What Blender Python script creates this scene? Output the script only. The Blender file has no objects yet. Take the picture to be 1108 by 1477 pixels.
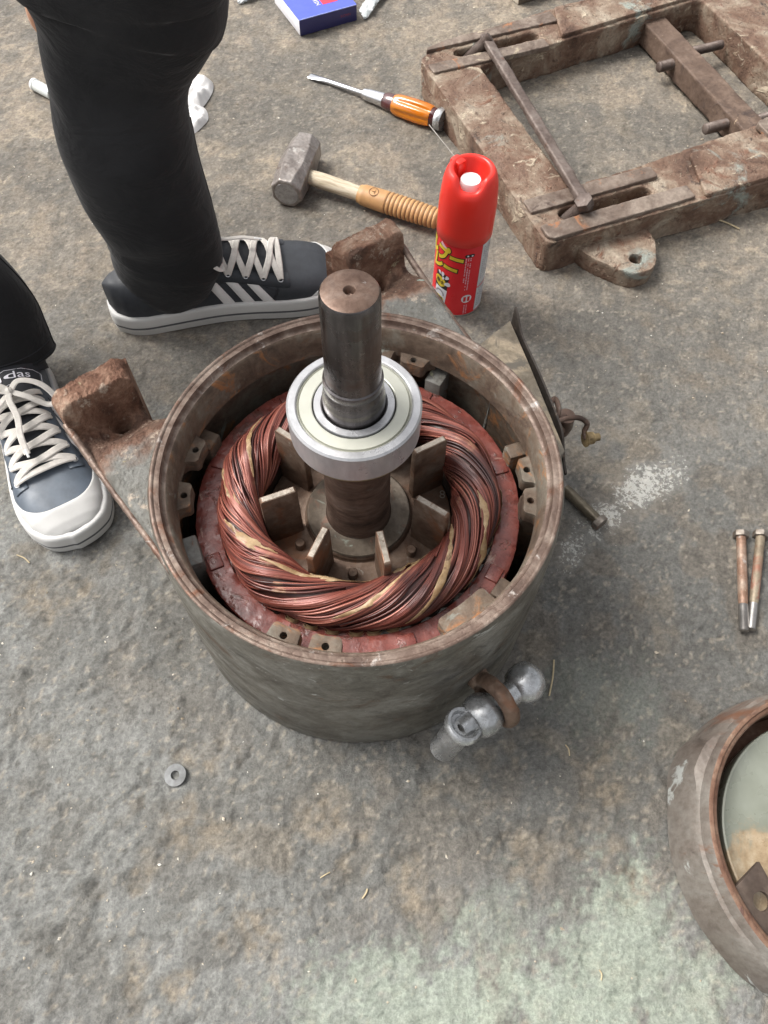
import bpy, bmesh, math, random
import numpy as np
from mathutils import Matrix, Vector, noise as mnoise
PI = math.pi
rad = math.radians
random.seed(7)
RNG = np.random.default_rng(7)
S = bpy.context.scene
C = S.collection

# ---------------------------------------------------------------- camera, sky, sun, exposure
CAM_H, CAM_PITCH, CAM_ROLL = 0.775, 61.5, 1.1
FOCAL_PX, IMG_W, IMG_H = 1109.0, 1108.0, 1477.0
_p, _r = rad(CAM_PITCH), rad(CAM_ROLL)
FW = Vector((0, math.cos(_p), -math.sin(_p)))
_u0, _r0 = Vector((0, math.sin(_p), math.cos(_p))), Vector((1, 0, 0))
RT = _r0 * math.cos(_r) + _u0 * math.sin(_r)
UP = _u0 * math.cos(_r) - _r0 * math.sin(_r)
cd = bpy.data.cameras.new('camera')
cd.sensor_fit = 'VERTICAL'
cd.sensor_height = 24.0
cd.lens = 24.0 * FOCAL_PX / IMG_H
cd.clip_start, cd.clip_end = 0.01, 200
cam = bpy.data.objects.new('camera', cd)
C.objects.link(cam)
cam.matrix_world = Matrix(((RT.x, UP.x, -FW.x, 0), (RT.y, UP.y, -FW.y, 0), (RT.z, UP.z, -FW.z, CAM_H), (0, 0, 0, 1)))
S.camera = cam

SUN_EL, SUN_AZ = 52.0, 158.0          # azimuth measured counter-clockwise from +X: light comes from the left
w = bpy.data.worlds.new('World')
S.world = w
w.use_nodes = True
wn = w.node_tree
wn.nodes.clear()
sky = wn.nodes.new('ShaderNodeTexSky')
sky.sky_type = 'NISHITA'
sky.sun_disc = False
sky.sun_elevation = rad(SUN_EL)
sky.sun_rotation = rad(90 - SUN_AZ)
sky.air_density, sky.dust_density, sky.ozone_density = 1.0, 6.0, 0.6
hs = wn.nodes.new('ShaderNodeHueSaturation')
hs.inputs['Saturation'].default_value = 0.16       # a thin white overcast
bg = wn.nodes.new('ShaderNodeBackground')
bg.inputs['Strength'].default_value = 0.115
wo = wn.nodes.new('ShaderNodeOutputWorld')
wn.links.new(sky.outputs[0], hs.inputs['Color'])
wn.links.new(hs.outputs[0], bg.inputs[0])
wn.links.new(bg.outputs[0], wo.inputs[0])
sl = bpy.data.lights.new('sun', 'SUN')
sl.energy, sl.angle, sl.color = 1.4, rad(26), (1.0, 0.97, 0.92)
so = bpy.data.objects.new('sun', sl)
C.objects.link(so)
_d = Vector((math.cos(rad(SUN_AZ)) * math.cos(rad(SUN_EL)), math.sin(rad(SUN_AZ)) * math.cos(rad(SUN_EL)), math.sin(rad(SUN_EL))))
so.rotation_euler = (-_d).to_track_quat('-Z', 'Y').to_euler()
S.view_settings.view_transform = 'Standard'
S.view_settings.look = 'None'
S.view_settings.gamma = 1.0
S.view_settings.use_curve_mapping = False
S.view_settings.exposure = 1.15


def W(u, v, z=0.0):
    """survey helper: the point of the place at height z that the photograph shows at pixel (u, v)"""
    d = FW + RT * ((u - IMG_W / 2) / FOCAL_PX) - UP * ((v - IMG_H / 2) / FOCAL_PX)
    t = (z - CAM_H) / d.z
    return Vector((0, 0, CAM_H)) + d * t


# ---------------------------------------------------------------- noise (numpy)
_PERM = RNG.random((256, 256))


def vnoise(x, y, s=0):
    x = np.asarray(x, float) + 17.3 * s
    y = np.asarray(y, float) - 9.1 * s
    xi, yi = np.floor(x).astype(int), np.floor(y).astype(int)
    fx, fy = x - xi, y - yi
    fx, fy = fx * fx * fx * (fx * (fx * 6 - 15) + 10), fy * fy * fy * (fy * (fy * 6 - 15) + 10)
    a, b = _PERM[xi & 255, yi & 255], _PERM[(xi + 1) & 255, yi & 255]
    c, d = _PERM[xi & 255, (yi + 1) & 255], _PERM[(xi + 1) & 255, (yi + 1) & 255]
    return (a * (1 - fx) + b * fx) * (1 - fy) + (c * (1 - fx) + d * fx) * fy


def fbm(x, y, o=4, s=0, g=0.5):
    t, a, n = 0, 1, 0
    for i in range(o):
        c, sn = math.cos(0.7 * i), math.sin(0.7 * i)
        t = t + a * vnoise((x * c - y * sn) * 2 ** i, (x * sn + y * c) * 2 ** i, s + i * 3)
        n += a
        a *= g
    return t / n


def sstep(a, b, x):
    t = np.clip((x - a) / (b - a), 0, 1)
    return t * t * (3 - 2 * t)


# ---------------------------------------------------------------- objects
def tag(o, label=None, cat=None, group=None, kind=None):
    for k, v in (('label', label), ('category', cat), ('group', group), ('kind', kind)):
        if v:
            o[k] = v
    return o


def thing(name, label, cat, loc=(0, 0, 0), rz=0.0, group=None):
    o = bpy.data.objects.new(name, None)
    o.empty_display_size = 0.02
    C.objects.link(o)
    o.location = loc
    o.rotation_euler = (0, 0, rz)
    return tag(o, label, cat, group)


def frame_from(z, x=None, loc=(0, 0, 0)):
    """matrix whose Z axis is z"""
    z = Vector(z).normalized()
    x = Vector(x) if x is not None else (Vector((1, 0, 0)) if abs(z.x) < 0.9 else Vector((0, 1, 0)))
    y = z.cross(x).normalized()
    x = y.cross(z).normalized()
    return Matrix(((x.x, y.x, z.x, loc[0]), (x.y, y.y, z.y, loc[1]), (x.z, y.z, z.z, loc[2]), (0, 0, 0, 1)))


class MB:
    def __init__(self):
        self.v, self.f = [], []

    def add(self, vs, fs, M=None):
        o = len(self.v)
        if M is not None:
            vs = [M @ Vector(p) for p in vs]
        self.v += [tuple(p) for p in vs]
        self.f += [tuple(i + o for i in q) for q in fs]
        return self

    def lathe(self, prof, n=48, M=None, closed=False, fn=None):
        vs, fs = [], []
        m = len(prof)
        for k in range(n):
            a = 2 * PI * k / n
            for i, (r, z) in enumerate(prof):
                if fn:
                    r, z = fn(a, i, r, z)
                vs.append((r * math.cos(a), r * math.sin(a), z))
        for k in range(n):
            k2 = (k + 1) % n
            for i in range(m if closed else m - 1):
                j = (i + 1) % m
                fs.append((k * m + i, k2 * m + i, k2 * m + j, k * m + j))
        return self.add(vs, fs, M)

    def grid(self, P, wrap_u=False, wrap_v=False, M=None):
        nu, nv = len(P), len(P[0])
        vs = [p for row in P for p in row]
        fs = []
        for i in range(nu if wrap_u else nu - 1):
            for j in range(nv if wrap_v else nv - 1):
                i2, j2 = (i + 1) % nu, (j + 1) % nv
                fs.append((i * nv + j, i2 * nv + j, i2 * nv + j2, i * nv + j2))
        return self.add(vs, fs, M)

    def tube(self, path, r, n=8, cap=True, flat=1.0, up=None, M=None, closed=False):
        path = [Vector(p) for p in path]
        m = len(path)
        rr = r if hasattr(r, '__len__') else [r] * m
        rows = []
        prev = None
        for i, p in enumerate(path):
            if closed:
                t = path[(i + 1) % m] - path[i - 1]
            else:
                t = path[min(i + 1, m - 1)] - path[max(i - 1, 0)]
            t.normalize()
            if up is not None:
                x = Vector(up).cross(t)
            elif prev is None:
                x = t.cross(Vector((0, 0, 1)) if abs(t.z) < 0.9 else Vector((1, 0, 0)))
            else:
                x = prev - t * prev.dot(t)
            x.normalize()
            prev = x
            y = t.cross(x)
            rows.append([p + (x * math.cos(2 * PI * k / n) + y * math.sin(2 * PI * k / n) * flat) * rr[i] for k in range(n)])
        self.grid(rows, wrap_u=closed, wrap_v=True, M=M)
        if cap and not closed:
            o = len(self.v) - m * n
            self.f.append(tuple(o + k for k in range(n))[::-1])
            self.f.append(tuple(o + (m - 1) * n + k for k in range(n)))
        return self

    def ribbon(self, path, norms, width, thick, M=None):
        path = [Vector(p) for p in path]
        m = len(path)
        rows = []
        for i, p in enumerate(path):
            t = (path[min(i + 1, m - 1)] - path[max(i - 1, 0)]).normalized()
            nn = Vector(norms[i] if hasattr(norms[0], '__len__') else norms).normalized()
            s = t.cross(nn).normalized()
            nn = s.cross(t).normalized()
            wd = width[i] if hasattr(width, '__len__') else width
            rows.append([p - s * wd / 2, p - s * wd * 0.35 + nn * thick, p + s * wd * 0.35 + nn * thick, p + s * wd / 2, p + s * wd * .35 - nn * thick * .3, p - s * wd * .35 - nn * thick * .3])
        self.grid(rows, wrap_v=True, M=M)
        o = len(self.v) - m * 6
        self.f.append(tuple(o + k for k in range(6))[::-1])
        self.f.append(tuple(o + (m - 1) * 6 + k for k in range(6)))
        return self

    def from_bm(self, bm, M=None):
        bm.verts.ensure_lookup_table()
        bm.verts.index_update()
        self.add([v.co.copy() for v in bm.verts], [tuple(v.index for v in f.verts) for f in bm.faces], M)
        bm.free()
        return self

    def box(self, sx, sy, sz, bev=0.001, M=None, seg=2):
        bm = bmesh.new()
        bmesh.ops.create_cube(bm, size=1.0)
        for v in bm.verts:
            v.co = Vector((v.co.x * sx, v.co.y * sy, v.co.z * sz))
        if bev > 0:
            bmesh.ops.bevel(bm, geom=bm.edges[:], offset=bev, segments=seg, affect='EDGES', profile=0.5)
        return self.from_bm(bm, M)

    def prism(self, outer, z0, z1, holes=(), bev=0.0, seg=2, M=None):
        """solid with the plan `outer` (ccw) and openings `holes` between z0 and z1"""
        bm = bmesh.new()
        edges = []
        for loop in [outer] + list(holes):
            vs = [bm.verts.new((p[0], p[1], z1)) for p in loop]
            edges += [bm.edges.new((vs[i], vs[(i + 1) % len(vs)])) for i in range(len(vs))]
        bmesh.ops.triangle_fill(bm, use_beauty=True, use_dissolve=False, edges=edges)
        bmesh.ops.recalc_face_normals(bm, faces=bm.faces[:])
        if bm.faces and sum(f.normal.z for f in bm.faces) < 0:
            bmesh.ops.reverse_faces(bm, faces=bm.faces[:])
        top = bm.faces[:]
        rim = [e for e in bm.edges if len(e.link_faces) == 1]
        r = bmesh.ops.extrude_face_region(bm, geom=top)
        for g in r['geom']:
            if isinstance(g, bmesh.types.BMVert):
                g.co.z = z0
        bmesh.ops.recalc_face_normals(bm, faces=bm.faces[:])
        if bev > 0:
            sharp = [e for e in bm.edges if len(e.link_faces) == 2 and e.link_faces[0].normal.angle(e.link_faces[1].normal, 0) > 1.0 and (e.verts[0].co.z > z0 + 1e-6 or e.verts[1].co.z > z0 + 1e-6)]
            sharp = [e for e in sharp if not (abs(e.verts[0].co.z - e.verts[1].co.z) > 1e-6 and False)]
            bmesh.ops.bevel(bm, geom=sharp, offset=bev, segments=seg, affect='EDGES', profile=0.5, clamp_overlap=True)
        return self.from_bm(bm, M)

    def build(self, name, mat, parent=None, smooth=True, ang=38):
        me = bpy.data.meshes.new(name)
        me.from_pydata(self.v, [], self.f)
        me.update()
        bm = bmesh.new()
        bm.from_mesh(me)
        bmesh.ops.recalc_face_normals(bm, faces=bm.faces[:])
        bm.to_mesh(me)
        bm.free()
        if smooth:
            me.polygons.foreach_set('use_smooth', [True] * len(me.polygons))
            me.set_sharp_from_angle(angle=rad(ang))
        for m in (mat if isinstance(mat, (list, tuple)) else [mat]):
            me.materials.append(m)
        o = bpy.data.objects.new(name, me)
        C.objects.link(o)
        if parent is not None:
            o.parent = parent
        return o


def arcpts(cx, cy, r, a0, a1, n):
    return [(cx + r * math.cos(rad(a0 + (a1 - a0) * i / n)), cy + r * math.sin(rad(a0 + (a1 - a0) * i / n))) for i in range(n + 1)]


def circ(cx, cy, r, n=16):
    return [(cx + r * math.cos(2 * PI * i / n), cy + r * math.sin(2 * PI * i / n)) for i in range(n)]


def slot(cx, cy, L, r, n=6):
    return arcpts(cx + L / 2, cy, r, -90, 90, n) + arcpts(cx - L / 2, cy, r, 90, 270, n)


def rpoly(pts, r, n=4):
    """polygon with rounded corners (r may be a list)"""
    out = []
    m = len(pts)
    for i in range(m):
        p, a, b = Vector(pts[i]), Vector(pts[i - 1]), Vector(pts[(i + 1) % m])
        ri = r[i] if hasattr(r, '__len__') else r
        if ri <= 0:
            out.append(tuple(p))
            continue
        d1, d2 = (a - p), (b - p)
        t = min(ri, d1.length * .45, d2.length * .45)
        q1, q2 = p + d1.normalized() * t, p + d2.normalized() * t
        for k in range(n + 1):
            s = k / n
            out.append(tuple(q1 * (1 - s) ** 2 + p * 2 * s * (1 - s) + q2 * s * s))
    return out


def bez(pts, n=16):
    """smooth curve (Catmull-Rom) through points"""
    P = [Vector(p) for p in pts]
    P = [P[0] * 2 - P[1]] + P + [P[-1] * 2 - P[-2]]
    out = []
    for i in range(1, len(P) - 2):
        for k in range(n):
            t = k / n
            a, b, c, d = P[i - 1], P[i], P[i + 1], P[i + 2]
            out.append(0.5 * ((2 * b) + (c - a) * t + (2 * a - 5 * b + 4 * c - d) * t * t + (3 * b - a - 3 * c + d) * t ** 3))
    out.append(P[-2])
    return out


def text_mesh(body, size, align='CENTER', off=0.0):
    """flat lettering as (verts, faces) in the XY plane, centred"""
    cu = bpy.data.curves.new('lettering', 'FONT')
    cu.body = body
    cu.size = size
    cu.align_x = align
    cu.align_y = 'CENTER'
    cu.resolution_u = 3
    cu.offset = off
    o = bpy.data.objects.new('lettering', cu)
    C.objects.link(o)
    bpy.context.view_layer.update()
    ev = o.evaluated_get(bpy.context.evaluated_depsgraph_get())
    me = ev.to_mesh()
    vs = [v.co.copy() for v in me.vertices]
    fs = [tuple(p.vertices) for p in me.polygons]
    ev.to_mesh_clear()
    bpy.data.objects.remove(o)
    bpy.data.curves.remove(cu)
    return vs, fs


def roughen(o, voxel, amps, ang=55):
    """give a cast or forged piece softened, uneven edges: voxel remesh, then noise along the normals"""
    md = o.modifiers.new('remesh', 'REMESH')
    md.mode = 'VOXEL'
    md.voxel_size = voxel
    bpy.context.view_layer.update()
    ev = o.evaluated_get(bpy.context.evaluated_depsgraph_get())
    me = bpy.data.meshes.new_from_object(ev)
    o.modifiers.clear()
    old = o.data
    mats = [m for m in old.materials]
    co = np.empty(len(me.vertices) * 3)
    no = np.empty(len(me.vertices) * 3)
    me.vertices.foreach_get('co', co)
    me.vertex_normals.foreach_get('vector', no)
    co, no = co.reshape(-1, 3), no.reshape(-1, 3)
    d = np.zeros(len(co))
    sd = random.random() * 40
    for f_, a_ in amps:
        d += a_ * np.array([mnoise.noise((p[0] * f_ + sd, p[1] * f_, p[2] * f_)) for p in co])
    co = co + no * d[:, None]
    me.vertices.foreach_set('co', co.ravel())
    me.materials.clear()
    for m in mats:
        me.materials.append(m)
    me.polygons.foreach_set('use_smooth', [True] * len(me.polygons))
    me.update()
    nm = old.name
    o.data = me
    bpy.data.meshes.remove(old)
    me.name = nm
    return o


# ---------------------------------------------------------------- materials
class NT:
    def __init__(self, name):
        self.m = bpy.data.materials.new(name)
        self.m.use_nodes = True
        self.t = self.m.node_tree
        self.t.nodes.clear()
        self.out = self.n('ShaderNodeOutputMaterial')
        self.p = self.n('ShaderNodeBsdfPrincipled')
        self.l(self.p.outputs[0], self.out.inputs[0])
        self._tc = None

    def n(self, k):
        return self.t.nodes.new(k)

    def l(self, a, b):
        self.t.links.new(a, b)

    def put(self, sock, v):
        if hasattr(v, 'is_output') or isinstance(v, bpy.types.NodeSocket):
            self.l(v, sock)
        elif isinstance(v, (tuple, list)) and len(v) == 3 and sock.type == 'RGBA':
            sock.default_value = (*v, 1)
        else:
            sock.default_value = v

    def co(self, scale=(1, 1, 1), loc=(0, 0, 0)):
        if self._tc is None:
            self._tc = self.n('ShaderNodeTexCoord')
        mp = self.n('ShaderNodeMapping')
        mp.inputs['Scale'].default_value = scale
        mp.inputs['Location'].default_value = loc
        self.l(self._tc.outputs['Object'], mp.inputs[0])
        return mp.outputs[0]

    def noise(self, scale, detail=4, rough=0.6, vec=None, dist=0.0):
        t = self.n('ShaderNodeTexNoise')
        t.inputs['Scale'].default_value = scale
        t.inputs['Detail'].default_value = detail
        t.inputs['Roughness'].default_value = rough
        t.inputs['Distortion'].default_value = dist
        self.l(vec if vec is not None else self.co(), t.inputs['Vector'])
        return t.outputs[0]

    def voro(self, scale, vec=None, feature='F1', rnd=1.0):
        t = self.n('ShaderNodeTexVoronoi')
        t.feature = feature
        t.inputs['Scale'].default_value = scale
        t.inputs['Randomness'].default_value = rnd
        self.l(vec if vec is not None else self.co(), t.inputs['Vector'])
        return t.outputs['Distance']

    def rng(self, v, a, b, c=0.0, d=1.0, smooth=True):
        t = self.n('ShaderNodeMapRange')
        t.interpolation_type = 'SMOOTHSTEP' if smooth else 'LINEAR'
        for i, q in enumerate((v, a, b, c, d)):
            self.put(t.inputs[i], q)
        return t.outputs[0]

    def math(self, op, a, b=0.0):
        t = self.n('ShaderNodeMath')
        t.operation = op
        self.put(t.inputs[0], a)
        self.put(t.inputs[1], b)
        return t.outputs[0]

    def mix(self, f, a, b, mode='MIX'):
        t = self.n('ShaderNodeMix')
        t.data_type = 'RGBA'
        t.blend_type = mode
        self.put(t.inputs[0], f)
        self.put(t.inputs[6], a)
        self.put(t.inputs[7], b)
        return t.outputs[2]

    def ramp(self, f, stops):
        t = self.n('ShaderNodeValToRGB')
        e = t.color_ramp.elements
        while len(e) < len(stops):
            e.new(0.5)
        for i, (p, c) in enumerate(stops):
            e[i].position = p
            e[i].color = (*c, 1)
        self.l(f, t.inputs[0])
        return t.outputs[0]

    def bump(self, h, strength=0.5, dist=0.001, nrm=None):
        t = self.n('ShaderNodeBump')
        t.inputs['Strength'].default_value = strength
        t.inputs['Distance'].default_value = dist
        self.l(h, t.inputs['Height'])
        if nrm is not None:
            self.l(nrm, t.inputs['Normal'])
        return t.outputs[0]

    def attr(self, name):
        t = self.n('ShaderNodeAttribute')
        t.attribute_name = name
        return t

    def done(self, color=None, rough=None, metal=None, normal=None, **kw):
        if color is not None:
            self.put(self.p.inputs['Base Color'], color)
        if rough is not None:
            self.put(self.p.inputs['Roughness'], rough)
        if metal is not None:
            self.put(self.p.inputs['Metallic'], metal)
        if normal is not None:
            self.l(normal, self.p.inputs['Normal'])
        for k, v in kw.items():
            self.put(self.p.inputs[k.replace('_', ' ')], v)
        return self.m


def worn(name, stops, scale=18, patches=(), rough=(0.5, 0.85), metal=0.0, bump=0.5, bdist=0.0008, fine=160, stretch=(1, 1, 1), shift=(0, 0, 0), pits=True, spec=0.3):
    """rusted / oxidised / painted metal: a mottled base plus patches (colour, scale, lo, hi, seed)"""
    n = NT(name)
    v = n.co(stretch, shift)
    a = n.noise(scale, 6, 0.65, v, 0.6)
    col = n.ramp(a, stops)
    f = n.noise(fine, 4, 0.7, v)
    col = n.mix(n.rng(f, 0.3, 0.75, 0.0, 0.55), col, n.mix(1.0, col, (0.45, 0.42, 0.40), 'MULTIPLY'))
    rg = n.rng(n.noise(scale * 2.3, 4, 0.6, v), 0.3, 0.7, rough[0], rough[1])
    h = n.math('ADD', n.math('MULTIPLY', a, 0.6), n.math('MULTIPLY', f, 0.7))
    for (c, sc, lo, hi, seed) in patches:
        m1 = n.noise(sc, 5, 0.7, n.co(stretch, (seed * 1.37, seed * 0.71, seed * 0.39)), 0.8)
        mk = n.rng(m1, lo, hi)
        col = n.mix(mk, col, c)
        h = n.math('ADD', h, n.math('MULTIPLY', mk, 0.5))
    if pits:
        p = n.rng(n.voro(fine * 0.9, v), 0.05, 0.28)
        h = n.math('ADD', h, n.math('MULTIPLY', p, 0.35))
    nrm = n.bump(h, bump, bdist)
    return n.done(col, rg, metal, nrm, Specular_IOR_Level=spec)


def plain(name, col, rough=0.5, metal=0.0, var=0.12, scale=40, bump=0.0, bdist=0.0005, fine=300, spec=0.5, **kw):
    n = NT(name)
    a = n.noise(scale, 5, 0.65)
    c = n.mix(n.rng(a, 0.3, 0.7), tuple(x * (1 - var) for x in col), tuple(min(1, x * (1 + var)) for x in col))
    nrm = n.bump(n.noise(fine, 4, 0.6), bump, bdist) if bump > 0 else None
    return n.done(c, n.rng(n.noise(scale * 1.7, 4, 0.6), 0.3, 0.7, max(0, rough - .08), min(1, rough + .08)), metal, nrm, Specular_IOR_Level=spec, **kw)


def brushed(name, col, rough=0.3, metal=0.9, stretch=(1, 1, 60), scale=40, stain=None, bump=0.1, var=.3, spots=None):
    n = NT(name)
    v = n.co(stretch)
    a = n.noise(scale, 5, 0.7, v)
    c = n.mix(n.rng(a, 0.3, 0.75), tuple(x * (1 - var) for x in col), col)
    b = n.noise(22, 5, 0.65, n.co((1, 1, 1), (3, 1, 2)), 0.5)
    if stain:
        c = n.mix(n.rng(b, 0.5, 0.72, 0, .9), c, stain)
    if spots:
        c = n.mix(n.rng(n.noise(spots[1], 4, .7, n.co((1, 1, 1), (7, 1, 5))), spots[2], spots[2] + .1), c, spots[0])
    return n.done(c, n.rng(b, 0.3, 0.75, rough * 0.75, min(1, rough * 1.5)), metal, n.bump(a, bump, 0.0004))
# ================================================================ GROUND
def axis(lo, hi, step, far):
    mid = np.arange(lo, hi + 1e-9, step)
    out, d, p = [], step, 0
    while p < far:
        d *= 1.5
        p += d
        out.append(p)
    out = np.array(out)
    return np.concatenate([(lo - out)[::-1], mid, hi + out])


def blob(X, Y, u, v, r, ax=1.0, rot=0.0):
    p = W(u, v, 0)
    c, s = math.cos(rot), math.sin(rot)
    dx, dy = X - p.x, Y - p.y
    a, b = dx * c + dy * s, (-dx * s + dy * c) * ax
    return np.sqrt(a * a + b * b) / r


def make_ground():
    xs, ys = axis(-0.84, 0.86, 0.0027, 25), axis(-0.14, 1.60, 0.0027, 25)
    X, Y = np.meshgrid(xs, ys)
    wx = X + 0.03 * (fbm(X * 14, Y * 14, 3, 5) - .5)
    wy = Y + 0.03 * (fbm(X * 14, Y * 14, 3, 9) - .5)
    rough_zone = sstep(0.75, 0.25, Y + 0.15 * (fbm(X * 5, Y * 5, 2, 2) - .5) + 0.25 * X)   # lumpy cement near the viewer, trodden flat beyond
    broad = fbm(wx * 7, wy * 7, 3, 1) - .5
    lump = fbm(wx * 34, wy * 34, 5, 3, 0.6) - .5
    mid = fbm(wx * 175, wy * 175, 3, 15, .6) - .5
    fine = fbm(X * 110, Y * 110, 3, 7, 0.6) - .5
    ridge = 1 - np.abs(2 * fbm(wx * 42, wy * 42, 3, 12) - 1)
    H = broad * 0.005 + lump * (0.0018 + 0.0004 * rough_zone) + 0.0009 * sstep(.50, .525, fbm(wx * 44, wy * 44, 4, 91)) + 0.0008 * sstep(.54, .56, fbm(wx * 80, wy * 80, 3, 95)) + fine * (0.0012 + 0.0014 * rough_zone) + (np.round(mid * 7) / 7 * .75 + mid * .25) * (.0012 + .0014 * rough_zone) - 0.0012 * rough_zone * sstep(.88, .99, ridge)
    chips = fbm(wx * 55, wy * 55, 2, 21)
    H = H - 0.0020 * sstep(0.64, 0.70, chips) * (0.35 + rough_zone)
    low = sstep(0.02, -0.16, lump + 0.5 * broad)
    # hollows that hold brown dust, where the photograph shows them
    pits = np.zeros_like(X)
    for (u, v, r, ax, rot) in ((275, 1120, .050, 1.3, .5), (290, 1170, .035, 1, 0), (215, 1255, .028, 2.4, 1.3), (140, 1290, .014, 1, 0), (90, 1370, .019, 1.6, 1.2), (205, 1400, .019, 1.5, 1.4), (265, 1410, .017, 1.2, .5),
                              (520, 1240, .030, 1.6, 1.2), (590, 1270, .032, 1.4, -1), (460, 1180, .03, 1, 0), (880, 1130, .05, 1.5, .8), (850, 1190, .03, 1, 0), (735, 1080, .03, 3, 1.5), (610, 1120, .03, 2, 1.4), (905, 1270, .03, 1.7, 1.5), (760, 1240, .03, 1, 0), (360, 1350, .03, 1, 0), (60, 1170, .03, 1, 0), (70, 860, .05, 1.5, .3)):
        d = blob(wx, wy, u, v, r, ax, rot) + 1.3 * (fbm(X * 60, Y * 60, 5, 31, .65) - .5)
        pits = np.maximum(pits, sstep(1.1, 0.45, d))
    H = H - 0.0040 * pits
    d0 = np.zeros_like(X)
    # --- real colours of what lies on the slab
    def col(c):
        return np.array(c)[None, None, :]
    n1, n2, n3 = fbm(wx * 9, wy * 9, 4, 41), fbm(wx * 26, wy * 26, 4, 43), fbm(X * 150, Y * 150, 3, 47)
    A = col((0.202, 0.205, 0.196)) * np.ones_like(X)[..., None]
    def lay(A, m, c):
        return A * (1 - m[..., None]) + col(c) * m[..., None]
    # warm trodden dirt away from the viewer
    far = sstep(0.35, 0.95, Y + 0.25 * (n1 - .5))
    A = lay(A, far * 0.85, (0.195, 0.168, 0.136))
    A = lay(A, sstep(.46, .62, n2 + .35 * mid) * far * .85, (0.250, 0.210, 0.165))
    A = lay(A, sstep(.60, .72, fbm(wx * 60, wy * 60, 4, 63)) * far * .7, (0.33, 0.28, 0.215))
    A = lay(A, sstep(.54, .40, n1) * far * .65, (0.118, 0.110, 0.098))
    # oily dark slab to the right of the motor
    oil = sstep(1.25, 0.35, blob(X, Y, 930, 900, .36, 1.0, 0) + 0.7 * (n1 - .5))
    oil = np.maximum(oil, .9 * sstep(1.2, .4, blob(X, Y, 700, 1120, .26, 1.6, .2) + .8 * (n1 - .5)))
    oil = np.maximum(oil, .8 * sstep(1.2, .4, blob(X, Y, 960, 540, .22, 1.3, .2) + .8 * (n1 - .5)))
    oil = np.maximum(oil, .7 * sstep(1.2, .4, blob(X, Y, 330, 900, .2, 1.3, -.9) + .8 * (n1 - .5)))
    A = lay(A, oil * .62, (0.098, 0.094, 0.086))
    A = lay(A, oil * sstep(.52, .66, n2) * .55, (0.150, 0.122, 0.092))
    # bluish cement skin on the lumps
    A = lay(A, rough_zone * sstep(.5, .62, n2) * .4 * (1 - oil * .6), (0.228, 0.232, 0.226))
    A = lay(A, low * .45, (0.130, 0.122, 0.108))
    # brown dust in the hollows
    A = lay(A, np.clip(pits, 0, 1) * .9 * (.30 + .55 * sstep(.35, .6, n3)) * sstep(.28, .52, n2), (0.235, 0.198, 0.150))
    A = lay(A, sstep(.66, .76, fbm(wx * 20, wy * 20, 4, 53)) * .35, (0.235, 0.198, 0.150))
    A = A * (1 + .34 * (n3 - .5) + .36 * mid + .22 * lump)[..., None]
    specks = sstep(.70, .78, fbm(X * 240, Y * 240, 2, 71))
    A = lay(A, specks * .45, (0.075, 0.068, 0.060))
    specks = sstep(.72, .80, fbm(X * 210, Y * 210, 2, 77))
    A = lay(A, specks * .5, (0.36, 0.32, 0.26))
    # old mint paint at the near edge
    mint = np.zeros_like(X)
    for (u, v, r, ax, rot, k) in ((640, 1455, .10, 1.6, .1, .9), (900, 1375, .09, 1.4, .5, .9), (480, 1465, .06, 1.5, 0, .6), (800, 1460, .085, 1.4, 0, 1), (1000, 1440, .05, 1, 0, .8), (720, 1340, .04, 1, 0, .35), (870, 1010, .05, 1, 0, .25)):
        mint = np.maximum(mint, k * sstep(1.25, 0.3, blob(X, Y, u, v, r, ax, rot) + 1.5 * (n2 - .5) + .9 * (n3 - .5) + 1.2 * mid))
    A = lay(A, mint * .60, (0.41, 0.475, 0.395))
    # spilt white powder
    pw = np.zeros_like(X)
    for (u, v, r, ax, rot, k) in ((925, 705, .078, 1.7, .55, 1), (870, 745, .055, 1.3, .5, .95), (825, 795, .048, 1.5, 1.0, .85), (975, 680, .03, 1.5, .4, .7), (960, 650, .02, 1, 0, .5), (860, 1000, .05, 1.2, 0, .3), (900, 960, .03, 1, 0, .25)):
        pw = np.maximum(pw, k * sstep(1.35, 0.15, blob(X, Y, u, v, r, ax, rot) + .9 * (n2 - .5)))
    H = H * .72 + pw * .0006
    me = bpy.data.meshes.new('ground')
    ny, nx = X.shape
    co = np.stack([X, Y, H], -1).reshape(-1, 3)
    idx = np.arange(nx * ny).reshape(ny, nx)
    q = np.stack([idx[:-1, :-1], idx[:-1, 1:], idx[1:, 1:], idx[1:, :-1]], -1).reshape(-1, 4)
    me.vertices.add(len(co))
    me.vertices.foreach_set('co', co.ravel())
    me.loops.add(q.size)
    me.loops.foreach_set('vertex_index', q.ravel())
    me.polygons.add(len(q))
    me.polygons.foreach_set('loop_start', np.arange(len(q)) * 4)
    me.polygons.foreach_set('use_smooth', np.ones(len(q), bool))
    me.update(calc_edges=True)
    ca = me.attributes.new('slab', 'FLOAT_COLOR', 'POINT')
    ca.data.foreach_set('color', np.concatenate([A.reshape(-1, 3), np.ones((len(co), 1))], 1).ravel())
    cb = me.attributes.new('powder', 'FLOAT', 'POINT')
    cb.data.foreach_set('value', pw.ravel())
    o = bpy.data.objects.new('ground', me)
    C.objects.link(o)
    tag(o, 'lumpy stained cement ground with brown dust and mint paint', None, None, 'structure')
    n = NT('stained_cement')
    c = n.attr('slab').outputs['Color']
    f1 = n.noise(620, 4, 0.75)
    f2 = n.noise(260, 6, 0.74)
    c = n.mix(n.rng(f2, .3, .72), n.mix(1.0, c, (0.66, 0.65, 0.64), 'MULTIPLY'), n.mix(1.0, c, (1.22, 1.20, 1.16), 'MULTIPLY'))
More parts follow.
